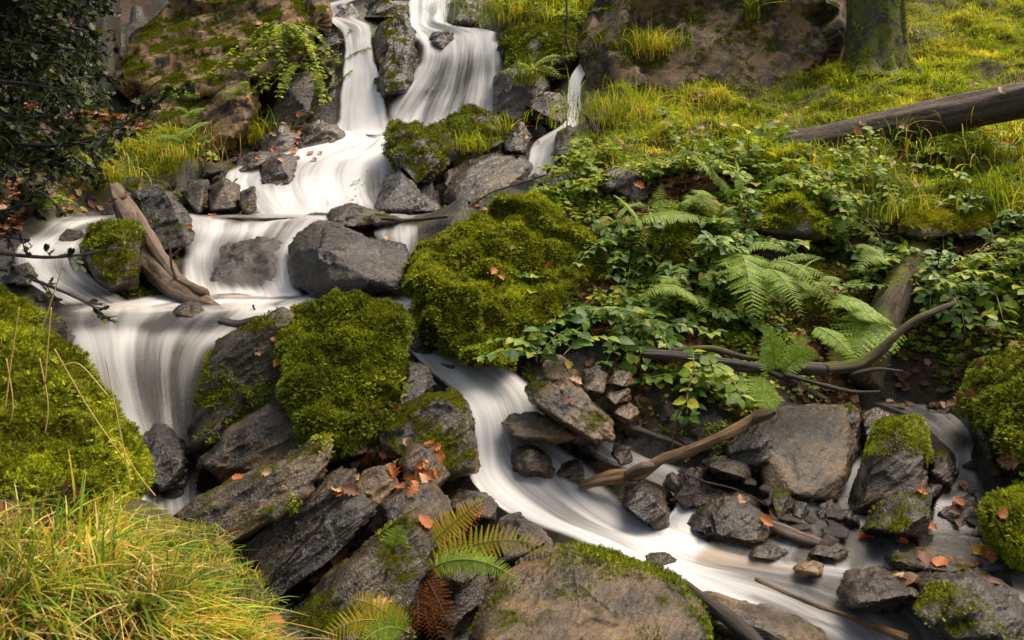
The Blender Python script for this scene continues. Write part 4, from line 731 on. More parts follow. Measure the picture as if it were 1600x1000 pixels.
# ------------------------------------------------------------------ wood
def tube(pts, rad, seg=14, nz=.12, sd=0, per=10, knots=.5, cap=True):
    pts = crom(np.array(pts, float), max(8, per*len(pts))); n = len(pts)
    rad = crom(np.c_[rad, rad, rad], n)[:, 0]; tg = nrm(np.gradient(pts, axis=0))
    up = np.array([0, 0, 1.]) if abs(tg[:, 2]).mean() < .8 else np.array([0, 1., 0])
    a = nrm(np.cross(tg, up)); b = np.cross(a, tg)
    th = np.linspace(0, 2*math.pi, seg, endpoint=False)
    ln = np.r_[0, np.cumsum(np.linalg.norm(np.diff(pts, axis=0), axis=1))]
    c3 = np.stack([np.repeat(np.cos(th)[None], n, 0), np.repeat(np.sin(th)[None], n, 0), np.repeat(ln[:, None], seg, 1)], -1).reshape(-1, 3)
    rm = rad.mean()
    q = c3*np.array([1.6, 1.6, .18/rm]); q2 = c3*np.array([4, 4, .12/rm])
    f = 1+nz*(fbm(q+sd, 3, sd)*1.1+fbm(q2, 2, sd+4)*.6+knots*np.clip(fbm(q*.7+9, 2, sd+8)-.45, 0, 1)*2)
    R = (np.repeat(rad, seg)*f)
    V = np.repeat(pts, seg, 0)+np.repeat(a, seg, 0)*(R*c3[:, 0])[:, None]+np.repeat(b, seg, 0)*(R*c3[:, 1])[:, None]
    l, t = grid_faces(n, seg, wrap=True)
    uv = np.c_[np.tile(th/(2*math.pi), n)*(2*math.pi*rm)*2.2/ (rm*2.2*2*math.pi) , c3[:, 2]]
    if cap:
        l = np.r_[l, np.arange(seg)[::-1], (n-1)*seg+np.arange(seg)]; t = np.r_[t, seg, seg]
    return V, l, t, uv
def wood(name, label, cat, path, matr, parent=None, sd=1, seg=14, nz=.12, group=None, per=10):
    pts = [P(*q[:3]) for q in path]; V, l, t, uv = tube(pts, [q[3] for q in path], seg, nz, sd, per)
    base = pts[0] if parent is None else np.array(parent['_b'])
    o = obj(name, V, l, t, matr, origin=base, parent=parent, uv=uv)
    if parent is None:
        o['_b'] = [float(x) for x in base]
        tag(o, label, cat, group)
    return o
def done(*os):
    for o in os:
        if '_b' in o: del o['_b']
# big fallen log
lg = wood('fallen_log', 'long bare fallen log lying across the grassy slope below the tree', 'log', [(1120, 236, 5.9, .05), (1165, 236, 5.75, .095), (1230, 230, 5.65, .11), (1340, 211, 5.5, .115), (1440, 190, 5.3, .115), (1540, 170, 5.1, .11), (1640, 148, 4.9, .11), (1760, 118, 4.7, .11)], M_LOG, sd=3, seg=40, nz=.10, per=24)
Vv = np.array([v.co[:] for v in lg.data.vertices])+np.array(lg.location)
# log moss patches (two small green patches on its top)
fq = np.array([p.vertices[:3] for p in lg.data.polygons if len(p.vertices) == 4])
def lm(p, n):
    px = p[:, 0]/p[:, 1]*F+800
    return ((np.exp(-((px-1235)/14)**2)+.5*np.exp(-((px-1190)/14)**2) > .4)*(n[:, 2] > .75))*1.
moss_on(lg, Vv, fq, lm, 700, .022, M_MOSSB, 5, np.array(lg.location)); done(lg)
# driftwood log leaning in the ledge pool
dw = wood('driftwood_log', 'weathered split log leaning down from the left bank to the white pool', 'log', [(180, 292, 5.0, .035), (196, 330, 4.85, .062), (220, 375, 4.7, .072), (245, 418, 4.5, .078), (275, 450, 4.3, .07), (305, 468, 4.15, .05), (342, 486, 3.98, .028)], M_DRIFT, sd=7, seg=28, nz=.24, per=18)
wood('split_stem', None, None, [(214, 335, 4.78, .02), (232, 372, 4.6, .028), (255, 410, 4.42, .03), (282, 440, 4.25, .026), (322, 458, 4.1, .022)], M_DRIFT, parent=dw, sd=9, seg=14, nz=.2)
wood('twig', None, None, [(276, 438, 4.25, .009), (268, 415, 4.22, .008), (265, 382, 4.2, .005)], M_DRIFT, parent=dw, sd=2, seg=6)
wood('twig', None, None, [(266, 402, 4.22, .006), (282, 388, 4.2, .004)], M_DRIFT, parent=dw, sd=2, seg=6); done(dw)
# golden branch over the stream
gb = wood('fallen_branch', 'golden brown stripped branch reaching over the white stream', 'branch', [(905, 760, 2.98, 0.0144), (950, 748, 2.96, 0.0224), (1000, 738, 2.96, 0.0216), (1035, 718, 2.97, 0.0192), (1080, 703, 3.0, 0.0208), (1130, 680, 3.04, 0.0184), (1175, 655, 3.1, 0.0168), (1205, 632, 3.15, 0.0144)], M_GOLD, sd=11, seg=24, nz=.24, per=16)
wood('broken_stub', None, None, [(1180, 656, 3.08, 0.016), (1198, 650, 3.02, 0.0144), (1212, 642, 3.0, 0.0096)], M_DRIFT, parent=gb, sd=4, seg=10); 
wood('broken_stub', None, None, [(980, 742, 2.94, 0.016), (1005, 730, 2.91, 0.0192), (1022, 727, 2.9, 0.0096)], M_DRIFT, parent=gb, sd=4, seg=10); done(gb)
# horizontal mossy branch
hb = wood('fallen_branch', 'dark crooked branch lying below the ferns and curving up to the right', 'branch', [(1005, 552, 3.35, .016), (1060, 556, 3.32, .022), (1120, 566, 3.3, .024), (1180, 575, 3.3, .023), (1240, 574, 3.3, .024), (1296, 578, 3.3, .028)], M_BARK, sd=13, seg=16, nz=.2, per=14)
wood('mossy_limb', None, None, [(1290, 578, 3.3, .026), (1340, 570, 3.3, .024), (1375, 548, 3.3, .020), (1395, 528, 3.3, .016), (1430, 500, 3.32, .015), (1460, 486, 3.34, .013), (1490, 474, 3.38, .009)], M_MWOOD, parent=hb, sd=14, seg=14, nz=.15)
wood('side_limb', None, None, [(1050, 548, 3.4, .012), (1110, 545, 3.38, .014), (1160, 558, 3.36, .012), (1200, 562, 3.34, .008)], M_MWOOD, parent=hb, sd=15, seg=10)
wood('side_limb', None, None, [(1200, 580, 3.28, .012), (1240, 598, 3.25, .012), (1290, 624, 3.2, .01)], M_BARK, parent=hb, sd=15, seg=10)
wood('side_limb', None, None, [(1225, 585, 3.25, .010), (1280, 600, 3.22, .009), (1330, 612, 3.2, .008), (1375, 612, 3.2, .005)], M_BARK, parent=hb, sd=17, seg=8)
wood('side_limb', None, None, [(1330, 585, 3.28, .010), (1370, 577, 3.25, .008), (1410, 580, 3.25, .005)], M_BARK, parent=hb, sd=18, seg=8); done(hb)
for nm, lb, ct_, path, mt, sd in [
 ('stick', 'dark straight stick running behind the golden branch', 'stick', [(942, 655, 3.2, .012), (980, 668, 3.17, .014), (1030, 684, 3.15, .014), (1070, 700, 3.15, .010)], M_BARK, 1),
 ('fallen_branch', 'dark rotten branch at the bottom running out of the frame beside the stream', 'branch', [(1070, 912, 2.2, .010), (1105, 940, 2.12, .018), (1150, 975, 2.05, .02), (1210, 1030, 1.95, .02)], M_BARK, 2),
 ('driftwood_piece', 'pale flat plank of rotten wood between the two pools at the right', 'driftwood', [(1185, 815, 2.78, .012), (1215, 826, 2.74, .022), (1255, 842, 2.7, .022), (1305, 856, 2.66, .010)], M_DRIFT, 3),
 ('root', 'mossy root curving along the lower edge of the white stream', 'root', [(1180, 905, 2.42, .006), (1260, 940, 2.32, .006), (1330, 965, 2.25, .007), (1420, 1000, 2.15, .012)], M_GOLD, 4),
 ('driftwood_piece', 'short dark stick sticking out below the driftwood log foot', 'driftwood', [(345, 502, 3.78, .018), (375, 507, 3.75, .022), (405, 498, 3.72, .018)], M_BARK, 5),
 ('mossy_rock_edge', 'thick moss grown rock edge slanting up the right bank beside the bramble', 'root', [(1350, 600, 3.65, .06), (1378, 520, 3.85, .075), (1398, 460, 4.0, .08), (1425, 405, 4.2, .07), (1465, 360, 4.5, .03)], M_MWOOD, 6),  # mossy edge of a rock, made up as a wooden tube under moss
 ('stick', 'thin brown stick lying behind the black boulder over the pool edge', 'stick', [(595, 342, 5.0, .010), (640, 344, 5.0, .012), (700, 338, 5.0, .010)], M_BARK, 7),
 ('stick', 'bent dark stump of wood by the thin rill', 'stick', [(915, 180, 6.7, .02), (928, 200, 6.6, .03), (938, 212, 6.6, .015)], M_BARK, 8),
 ('stick', 'short brown stick at the foot of the largest boulder', 'stick', [(682, 568, 3.66, .008), (700, 574, 3.62, .011), (710, 573, 3.6, .007)], M_DRIFT, 9),
 ('twig', 'thin red twig arching over the stones under the golden branch', 'twig', [(1050, 705, 3.0, .003), (1055, 660, 2.98, .003), (1075, 610, 3.0, .003), (1085, 570, 3.05, .002)], M_GOLD, 10),
 ('twig', 'thin twig tangle below the golden branch, upper strand', 'twig', [(1060, 735, 2.95, .004), (1100, 752, 2.92, .004), (1150, 765, 2.9, .003), (1200, 790, 2.88, .002)], M_BARK, 11),
 ('twig', 'thin twig tangle below the golden branch, lower strand', 'twig', [(1065, 730, 2.92, .004), (1085, 765, 2.88, .003), (1125, 780, 2.86, .002)], M_BARK, 12),
 ('twig', 'brown trailing bramble stem crossing the wet rocks right of the middle cascade', 'twig', [(735, 322, 5.2, .004), (770, 300, 5.1, .005), (820, 285, 5.0, .005), (855, 272, 4.9, .004)], M_BARK, 13),
 ('twig', 'tiny dead seedhead twig standing in the white pool', 'twig', [(404, 500, 3.9, .003), (400, 490, 3.9, .003), (395, 476, 3.9, .006)], M_BARK, 14),
 ('twig', 'thin dark twig caught on rocks below the yellow fern', 'twig', [(770, 880, 2.35, .006), (800, 872, 2.33, .007), (842, 860, 2.3, .004)], M_BARK, 15),
 ('sapling', 'thin dark sapling stem standing above the thin rill at the top', 'sapling', [(890, 82, 8.0, .018), (884, 55, 8.0, .015), (886, 20, 8.0, .012), (878, -60, 8.0, .01)], M_BARK, 16)]:
    o = wood(nm, lb, ct_, path, mt, sd=sd, seg=12 if nm != 'twig' else 6, nz=.2)
    if nm == 'mossy_rock_edge':
        vv = np.array([v.co[:] for v in o.data.vertices])+np.array(o.location); ff = np.array([p_.vertices[:3] for p_ in o.data.polygons if len(p_.vertices) == 4])
        moss_on(o, vv, ff, lambda p, n: np.clip(fbm(p*4, 3, 2)*1.5+.7, 0, 1), 5000, .018, M_MOSS, 4, np.array(o.location))
    done(o)
# trees
def tree(label, px, py, Y, r, mt, sd, mossn):
    b = P(px, py, Y); root = empty('tree', b); tag(root, label, 'tree')
    H = [(0, 1.55), (.12, 1.22), (.35, 1.05), (.9, 1.), (2., .93), (3.5, .85), (5.5, .7)]
    V, l, t, uv = tube([b+np.array([.02*z, .03*z, z-.12]) for z, _ in H], [r*k for _, k in H], 48, .12, sd, 22, .5)
    # buttress at the base
    zz = V[:, 2]-b[2]; th = np.arctan2(V[:, 1]-b[1], V[:, 0]-b[0]); e = np.exp(-np.clip(zz, 0, 9)/.25)*.6
    c = b[:2][None]; V[:, :2] = c+(V[:, :2]-c)*(1+e*(.25+.25*np.cos(th*4+sd)))[:, None]
    obj('trunk', V, l, t, mt, origin=b, parent=root, uv=uv)
    f3 = np.array(l[:len(t[t == 4])*4]).reshape(-1, 4)[:, :3]
    if mossn:
        def mk(p, n): return np.clip(1.15-(p[:, 2]-b[2])*.9+fbm(p*4, 3, 2)*.8-n[:, 0]*.9, 0, 1)*(p[:, 2] < b[2]+2.)
        moss_on(root, V, f3, mk, mossn, .034, M_MOSS, 3, b)
    # limbs above the frame
    r_ = np.random.RandomState(sd)
    for k in range(3):
        a = r_.uniform(0, 6.28); z0 = 3.2+k*.8; q = b+np.array([.02*z0, .03*z0, z0]); d = np.array([math.cos(a), math.sin(a), .8])
        V2, l2, t2, uv2 = tube([q, q+d*.5, q+d*1.2+[0, 0, .2]], [r*.4, r*.3, r*.12], 10, .1, k)
        obj('limb', V2, l2, t2, mt, origin=b, parent=root, uv=uv2)
    return root
tp = hit(1367, 112)
tree('thick mossy tree trunk standing on the grassy slope at the top right', 1367, 112, tp[1]+.15, .245, M_MBARK, 21, 15000)
tq = hit(150, 130)
tree('dark shaded tree trunk behind the holly at the top left', 150, 130, tq[1]+.1, .2, M_BARK, 33, 0)

# ------------------------------------------------------------------ fallen leaves: rest on what is under them
bpy.context.view_layer.update(); DG = bpy.context.evaluated_depsgraph_get()
def cast(px, py):
    d = Vector(P(px, py, 1.)-np.array([0, 0, ZC])).normalized()
    ok_, loc, nn, *_ = S.ray_cast(DG, Vector((0, 0, ZC)), d)
    if not ok_: return hit(px, py), np.array([0, 0, 1.])
    n_ = np.array(nn); n_ = n_ if n_@np.array(d) < 0 else -n_
    return np.array(loc), n_
def dead_leaf_mesh(kind, sd):
    r = np.random.RandomState(sd); rows = 13; y = np.linspace(0, 1, rows)
    env = np.sin(np.pi*y**.8)**.7*.33+.01
    wv = env*(1+(.38*np.cos(y*rows*np.pi*.62+.4) if kind == 'oak' else 0)); wv[0] = .012; wv[-1] = .03
    cx = r.uniform(-.6, .6); V = []
    for i in range(rows):
        for s in (-1, -.5, 0, .5, 1):
            z = .35*cx*(y[i]-.5)**2*2+abs(s)*wv[i]*r.uniform(.2, .7)+r.uniform(-.015, .015)
            V.append((s*wv[i]+.05*cx*math.sin(y[i]*3), y[i]-.5, z))
    st = len(V); V += [(-.008, -.5, 0), (.008, -.5, 0), (.008, -.68, .04), (-.008, -.68, .04)]
    l, t = grid_faces(rows, 5); l = np.r_[l, [st, st+1, st+2, st+3]]; t = np.r_[t, 4]
    return np.array(V), l, t
DL = {}
for ci, c_ in enumerate(('orange', 'brown', 'tan', 'yellow')):
    for sh in (0, 1, 2):
        DL[(c_, sh)] = mesh_np('fallen_leaf', *dead_leaf_mesh('oak' if sh < 2 else 'plain', sh*5+ci), M_DEAD[ci])
def put_leaf(px, py, size, colr, label, grp=None, r=None, lift=.006):
    size = size*.78
    p, n = cast(px, py); r = r or rng
    o = bpy.data.objects.new('fallen_leaf', DL[(colr, r.randint(3))]); COL.objects.link(o)
    n = nrm(n*.7+np.array([0, -.35, .5])+r.normal(0, .22, 3)); a = nrm(np.cross(n, r.normal(0, 1, 3))); M = frames(a[None], n[None], [1.])[0]
    from mathutils import Matrix
    m4 = Matrix([[*(M[i]*size), float(p[i]+n[i]*lift)] for i in range(3)]+[[0, 0, 0, 1]])
    o.matrix_world = m4; tag(o, label, 'leaf', grp); return o
LEAVES = [
 (597, 716, .11, 'tan', 'big pale orange oak leaf on top of the leaf pile in the slab pile'), (575, 722, .09, 'orange', 'wet orange leaf left in the leaf pile of the slab pile'), (612, 735, .07, 'orange', 'small orange leaf below the pale oak leaf in the slab pile'),
 (684, 714, .09, 'orange', 'orange oak leaf on the side of the mossy brown boulder'), (619, 637, .05, 'orange', 'lone bright orange leaf below the shaggy mossy boulder'), (549, 768, .07, 'brown', 'purplish brown leaf between the cracked rock and the slab'),
 (662, 818, .065, 'orange', 'shiny orange leaf lying on the grey rock above the ferns'), (640, 744, .06, 'orange', 'orange leaf stuck on the mottled slab'), (372, 749, .05, 'orange', 'orange leaf left of the moss striped slab'), (418, 740, .05, 'tan', 'pale tan leaf behind the moss striped slab'),
 (405, 552, .045, 'tan', 'pale leaf on the dark slate face left of the shaggy mossy boulder'), (430, 530, .05, 'orange', 'orange leaf on the dark slate near the shaggy mossy boulder'), (435, 567, .06, 'orange', 'orange leaf beneath the other two on the dark slate'),
 (525, 868, .12, 'brown', 'long curled brown leaf in the crack of the lower slabs'), (495, 905, .10, 'brown', 'brown leaf lower down the crack of the slabs'), (425, 978, .09, 'orange', 'orange leaf at the bottom beside the straw grass'), (465, 935, .07, 'tan', 'tan leaf in the lower end of the crack'),
 (1405, 892, .10, 'orange', 'bright orange beech leaf on the broad wet black boulder'), (1425, 912, .10, 'brown', 'dark red leaf beside the bright orange beech leaf'), (1410, 905, .07, 'tan', 'pale leaf tucked under the bright orange beech leaf'),
 (1452, 822, .06, 'orange', 'brown orange leaf hanging on the low mossy boulder'), (1497, 785, .06, 'orange', 'orange leaf in the flow of the right hand rill'), (1360, 800, .08, 'orange', 'forked orange leaf left of the low mossy boulder'), (1352, 832, .08, 'orange', 'long orange leaf at the waterline of the low mossy boulder'),
 (1445, 875, .09, 'brown', 'brown leaf on the algae stained shelf rock'), (1470, 882, .08, 'orange', 'orange leaf at the right of the algae stained shelf'), (1530, 862, .09, 'yellow', 'yellow orange leaf at the foot of the corner mound'), (1410, 848, .05, 'orange', 'small leaf floating above the algae stained shelf'),
 (1552, 912, .05, 'brown', 'small reddish leaf on the black rock by the right edge'), (1575, 720, .09, 'brown', 'brown leaf resting on the moss at the right edge'), (1545, 870, .1, 'orange', 'darker leaf under the yellow orange leaf at the corner mound'),
 (1195, 815, .07, 'orange', 'orange leaf at the upper end of the pale plank'), (1210, 805, .08, 'orange', 'upright orange leaf beside the pale plank'), (1155, 783, .06, 'tan', 'pale tan leaf on the rocky hump'), (1305, 425, .13, 'tan', 'large pale curled leaf caught in the ferns on the right bank'),
 (1250, 520, .08, 'tan', 'pale pink leaf resting on the fern frond'), (1315, 545, .08, 'tan', 'spotted leaf under the drooping fern at the right'), (770, 425, .07, 'orange', 'orange brown leaf on the face of the largest boulder'), (783, 435, .06, 'orange', 'second orange leaf touching the first on the largest boulder'),
 (800, 388, .05, 'tan', 'pinkish leaf near the top of the largest boulder'), (858, 415, .07, 'orange', 'orange leaf on the right shoulder of the largest boulder'), (742, 415, .05, 'brown', 'dull leaf on the left of the largest boulder face'), (705, 357, .05, 'orange', 'small orange leaf on the left top edge of the largest boulder'),
 (90, 800, .20, 'brown', 'large wet brown leaf lying at the top of the straw grass'), (30, 800, .16, 'brown', 'large brown leaf at the left edge under the mossy boulder'), (165, 838, .11, 'brown', 'flat purple brown leaf right of the large wet leaf in the grass'), (50, 890, .12, 'brown', 'dark brown leaf half hidden in the grass at the left'),
 (285, 975, .13, 'brown', 'brown leaf at the bottom among the straw grass'), (602, 945, .09, 'tan', 'pale leaf hanging in the brown fern'), (700, 985, .08, 'tan', 'pale orange leaf at the foot of the brown fern'), (745, 800, .06, 'orange', 'orange leaf at the stream edge above the yellow fern'),
 (605, 374, .09, 'tan', 'pale orange leaf stuck on the wet top of the black boulder'), (296, 355, .06, 'orange', 'orange leaf heap at the tip of the triangular boulder'), (332, 338, .09, 'orange', 'orange leaf jammed on the pool lip'), (600, 78, .1, 'orange', 'tiny orange leaf on the tall dark rock between the top falls'), (597, 95, .1, 'tan', 'tiny pale leaf below it on the tall dark rock')]
for px, py, s_, c_, lb in LEAVES: put_leaf(px, py, s_, c_, lb, r=np.random.RandomState(px))
def leaf_zone(n, poly, smin, smax, cols, lab, grp, lift=.01):
    r = np.random.RandomState(len(lab)); x0, y0, x1, y1 = poly
    P2 = sorted([(r.uniform(x0, x1), r.uniform(y0, y1)) for _ in range(n)])
    for i, (px, py) in enumerate(P2):
        c_ = cols[r.randint(len(cols))]
        put_leaf(px, py, r.uniform(smin, smax), c_, c_+' dead leaf, '+ordn(i+1)+' from the left of the '+grp, grp, r, lift)
leaf_zone(44, (960, 130, 1600, 300), .06, .11, ['tan', 'brown', 'tan', 'orange'], 'small faded brown leaf lying in the grass of the slope', 'leaves on the grassy slope', .06)
leaf_zone(46, (0, 265, 200, 335), .06, .1, ['tan', 'brown', 'orange'], 'small brown leaf in the litter of the left bank', 'leaves on the left bank')
leaf_zone(14, (230, 10, 520, 190), .07, .11, ['tan', 'orange'], 'small pale leaf on the left cliff slabs', 'leaves on the left cliff')
leaf_zone(20, (380, 190, 520, 260), .06, .1, ['tan', 'orange', 'orange'], 'small orange leaf on the shore left of the top pool', 'leaves left of the top pool')
leaf_zone(28, (880, 450, 1340, 640), .05, .08, ['tan', 'brown', 'orange', 'yellow'], 'small dead leaf under the brambles', 'leaves under the brambles')
leaf_zone(30, (1390, 560, 1540, 640), .05, .08, ['tan', 'brown', 'brown'], 'brown leaf in the litter heap on the right bank', 'leaves in the right litter heap')
leaf_zone(28, (525, 690, 690, 770), .04, .07, ['orange', 'tan', 'orange'], 'small orange leaf in the gaps of the central slab pile', 'small leaves in the slab pile')
leaf_zone(12, (690, 180, 930, 330), .05, .09, ['orange', 'tan'], 'small orange leaf on the wet rocks right of the middle cascade', 'leaves right of the middle cascade')
leaf_zone(10, (1430, 690, 1590, 890), .04, .07, ['orange', 'brown'], 'small leaf on the mossy stones by the right hand rill', 'leaves by the right hand rill')

# ------------------------------------------------------------------ stuff on the ground
cg = ((us[1]-us[0]), (math.log(17.)-math.log(1.1))/(NY-1))
def scatter(weight, n, sd, ymax=14):
    r = np.random.RandomState(sd); ok_ = (gy < ymax)*(np.abs(gx/gy) < .78)
    w_ = weight*ok_; k = r.choice(len(w_), n, p=w_/w_.sum())
    u = gx[k]/gy[k]+r.uniform(-.5, .5, n)*cg[0]; y = gy[k]*np.exp(r.uniform(-.5, .5, n)*cg[1]); x = u*y
    return np.c_[x, y, Hq(x, y)], r
def blades(p, ln, r, wd=.012, droop=1., dirb=(0, -.3, 0), segs=3):
    n = len(p); d = nrm(np.c_[r.normal(0, 1, (n, 2)), np.zeros(n)]+np.array(dirb)); side = nrm(np.c_[-d[:, 1], d[:, 0], r.normal(0, .3, n)])
    lean = r.uniform(.1, .9, n)[:, None]*droop; rows = []
    for k in range(segs+1):
        t_ = k/segs; c = p+np.array([0, 0, 1])*ln[:, None]*(t_-.45*lean*t_**2*1.5)+d*ln[:, None]*lean*(t_**1.7)*.9
        w_ = wd*(1-t_)**.7*.5+.0004
        rows += [c-side*(w_*(ln/ln.mean())[:, None]), c+side*(w_*(ln/ln.mean())[:, None])]
    V = np.stack(rows, 1).reshape(-1, 3); m = 2*(segs+1)
    f = np.array([[2*k, 2*k+1, 2*k+3, 2*k+2] for k in range(segs)])
    L = (f.ravel()[None]+np.arange(n)[:, None]*m).ravel()
    return V, L, np.full(n*segs, 4)
# hillside grass
gw = wg*(wd > .25)*(gy > 3.9)*(.25+np.clip(fbm(pp*1.7, 3, 41)+.35, 0, 1))
p, r = scatter(gw, 150000, 1)
lnz = np.clip(fbm(p*1.9, 3, 55)+.75, .25, 2)
V, l, t = blades(p, (.045+.07*lnz)*r.uniform(.6, 1.5, len(p)), r, .0065, 2.0, (-.3, -.35, 0))
tag(obj('hillside_grass', V, l, t, M_GRASS, smooth=False), kind='stuff')
# short moss cover under the grass
mw = wg*(wd > .2)*(gy > 3.9)*np.clip(fbm(pp*2.4, 3, 77)*1.3+.2, 0, 1)
p, r = scatter(mw, 60000, 2)
M = frames(r.normal(0, 1, (len(p), 3))*[1, 1, .3], nrm(r.normal(0, .3, (len(p), 3))+[0, -.2, 1]), .03*r.uniform(.5, 1.6, len(p)))
V, l, t = inst(MT[0], MT[1], MT[2], M, p+[0, 0, .012]); tag(obj('ground_moss', V, l, t, M_MOSSB, smooth=False), kind='stuff')
mw = np.maximum(wl*.6, (1-wg)*.25)*(wd > .12)*np.clip(fbm(pp*3., 3, 71)*1.6-.1, 0, 1)*(gy > 2.2)
p, r = scatter(mw, 60000, 3, 9)
M = frames(r.normal(0, 1, (len(p), 3))*[1, 1, .3], nrm(r.normal(0, .3, (len(p), 3))+[0, -.3, 1]), .022*r.uniform(.5, 1.6, len(p)))
V, l, t = inst(MT[0], MT[1], MT[2], M, p+[0, 0, .01]); tag(obj('ground_moss', V, l, t, M_MOSSD, smooth=False), kind='stuff')
# leaf litter as one mass
lv, ll, lt = dead_leaf_mesh('oak', 3)
M_LIT = leaf_mat('leaf_litter', [(0, (.05, .025, .014)), (.4, (.13, .06, .03)), (.75, (.26, .13, .06)), (1, (.42, .22, .09))], .6, .15, .3)
p, r = scatter(wl*(wd > .12)*np.clip(fbm(pp*2., 3, 91)*1.4+.35, 0, 1), 9000, 4, 10)
M = frames(r.normal(0, 1, (len(p), 3))*[1, 1, .3], nrm(r.normal(0, .4, (len(p), 3))+[0, -.2, 1]), .07*r.uniform(.5, 1.3, len(p)))
V, l, t = inst(lv, ll, lt, M, p+[0, 0, .015]); tag(obj('leaf_litter', V, l, t, M_LIT), kind='stuff')

# foreground grass tuft (left bank) and other tufts
def region(px0, py0, px1, py1, n, sd, cond=None):
    r = np.random.RandomState(sd); o = []
    q = np.c_[r.uniform(px0, px1, n*2), r.uniform(py0, py1, n*2)]
    if cond is not None: q = q[cond(q)]
    q = q[:n]
    return np.array([hit(a, b) for a, b in q]), r
p, r = region(-80, 805, 430, 1160, 8500, 5, lambda q: (q[:, 1] > 815+np.clip(q[:, 0]-170, 0, 270)*1.0))
V, l, t = blades(p, .085*r.uniform(.4, 2.0, len(p)), r, .0034, 1.8, (.30, -.1, 0), 7)
p2, r = region(-60, 830, 370, 1000, 420, 6, lambda q: (q[:, 1] > 830+np.clip(q[:, 0]-150, 0, 250)*1.2))
V2, l2, t2 = blades(p2, .17*r.uniform(.7, 1.4, len(p2)), r, .0062, 1.5, (.4, .1, 0), 8)
fg = obj('foreground_grass', *join([(V, l, t), (V2, l2, t2)]), M_GRASSF); tag(fg, kind='stuff')
p4_, r = region(-80, 822, 430, 1160, 12000, 17)
V4, l4, t4 = blades(p4_, .04*r.uniform(.5, 1.6, len(p4_)), r, .0028, 1.6, (.3, -.1, 0), 4)
tag(obj('short_grass', V4, l4, t4, M_GRASSF), kind='stuff')
p3_, r = region(-60, 840, 420, 1130, 900, 16, lambda q: (q[:, 1] > 840+np.clip(q[:, 0]-170, 0, 270)*1.0))
V3, l3, t3 = blades(p3_+[0, 0, .02], .13*r.uniform(.5, 1.4, len(p3_)), r, .0030, 2.4, (.0, -.1, 0), 5)
tag(obj('dry_grass', V3, l3, t3, M_STRAW), kind='stuff')
p, r = region(-80, 825, 440, 1160, 20000, 15, lambda q: (q[:, 1] > 822+np.clip(q[:, 0]-170, 0, 270)*1.0))
M = frames(r.normal(0, 1, (len(p), 3))+[.3, 0, .5], nrm(r.normal(0, .3, (len(p), 3))+[0, -.5, 1]), .02*r.uniform(.5, 1.6, len(p)))
tag(obj('ground_moss', *inst(MT[0], MT[1], MT[2], M, p+[0, 0, .01]), M_MOSSB, smooth=False), kind='stuff')
def tuft(label, px, py, n, ln, wd, mt, spread, dirb=(0, -.4, 0), sd=1, droop=1.4):
    b, _ = cast(px, py); r = np.random.RandomState(sd+int(px)); p = b+np.c_[r.normal(0, spread, n), r.normal(0, spread*.5, n), r.normal(0, spread*.25, n)]
    V, l, t = blades(p, ln*r.uniform(.4, 1.3, n), r, wd, droop, dirb, 5)
    o = obj('grass_tuft', V, l, t, mt, origin=b); tag(o, label, 'grass tuft'); return o
tuft('pale straw tuft on the hump right of the top pool', 730, 235, 350, .2, .005, M_GRASS, .10)
tuft('green tuft on the right end of the hump by the top pool', 785, 215, 150, .25, .006, M_GRASSF, .05)
tuft('straw coloured tuft hanging under the left cliff above the shards', 390, 225, 450, .38, .006, M_GRASS, .12)
tuft('large yellow green tuft over the left bank above the ledge pool', 225, 250, 900, .24, .005, M_GRASSF, .22)
tuft('second yellow green tuft right of the largest one on the left bank', 295, 235, 500, .22, .005, M_GRASSF, .16)
tuft('light green tuft beside the head of the driftwood log', 150, 285, 700, .26, .005, M_GRASSF, .16)
tuft('tall grass tuft above the dark mossy overhang at the top', 800, 30, 700, .30, .006, M_GRASS, .32)
tuft('grass hanging over the cliff edge right of the thin rill', 1010, 80, 1000, .24, .006, M_GRASS, .22)
tuft('small straw tuft on the block right of the top fall', 825, 130, 200, .3, .006, M_GRASS, .08)
tuft('straw tuft dangling high on the cliff face', 1175, 30, 120, .4, .006, M_GRASS, .05)
tuft('wispy grass at the cliff foot beside the rill', 975, 190, 900, .26, .005, M_GRASS, .3)
tuft('grass fringe draped over the ochre faced boulder on the right bank', 1400, 340, 200, .25, .005, M_GRASS, .12)
tuft('grass on the bank above the ochre faced boulder', 1490, 260, 1200, .15, .005, M_GRASSF, .4)
tuft('dark grass tuft hanging from the overhang at the right edge', 1585, 330, 500, .25, .006, M_GRASS, .15)
# dry stalks across the left mossy boulder
for i, pts in enumerate([[(8, 640), (18, 560), (30, 480)], [(60, 720), (75, 640), (62, 560)], [(48, 560), (70, 500), (100, 410)], [(70, 600), (80, 480)], [(165, 560), (185, 660), (205, 760)], [(85, 545), (140, 640), (195, 720)], [(95, 572), (125, 570), (170, 620)], [(0, 700), (20, 640), (10, 560)], [(185, 690), (215, 740), (243, 775)]]):
    Y_ = 2.05+.05*(i % 3); q = [P(a, b, Y_) for a, b in pts]
    V, l, t, uv = tube(q, [.0017]*len(q), 5, 0, i)
    tag(obj('grass_stalk', V, l, t, M_STRAW, origin=q[0]), ordn(i+1)+' of the thin dry straw stalks leaning across the mossy boulder at the left edge', 'grass stalk', 'stalks over the left mossy boulder')

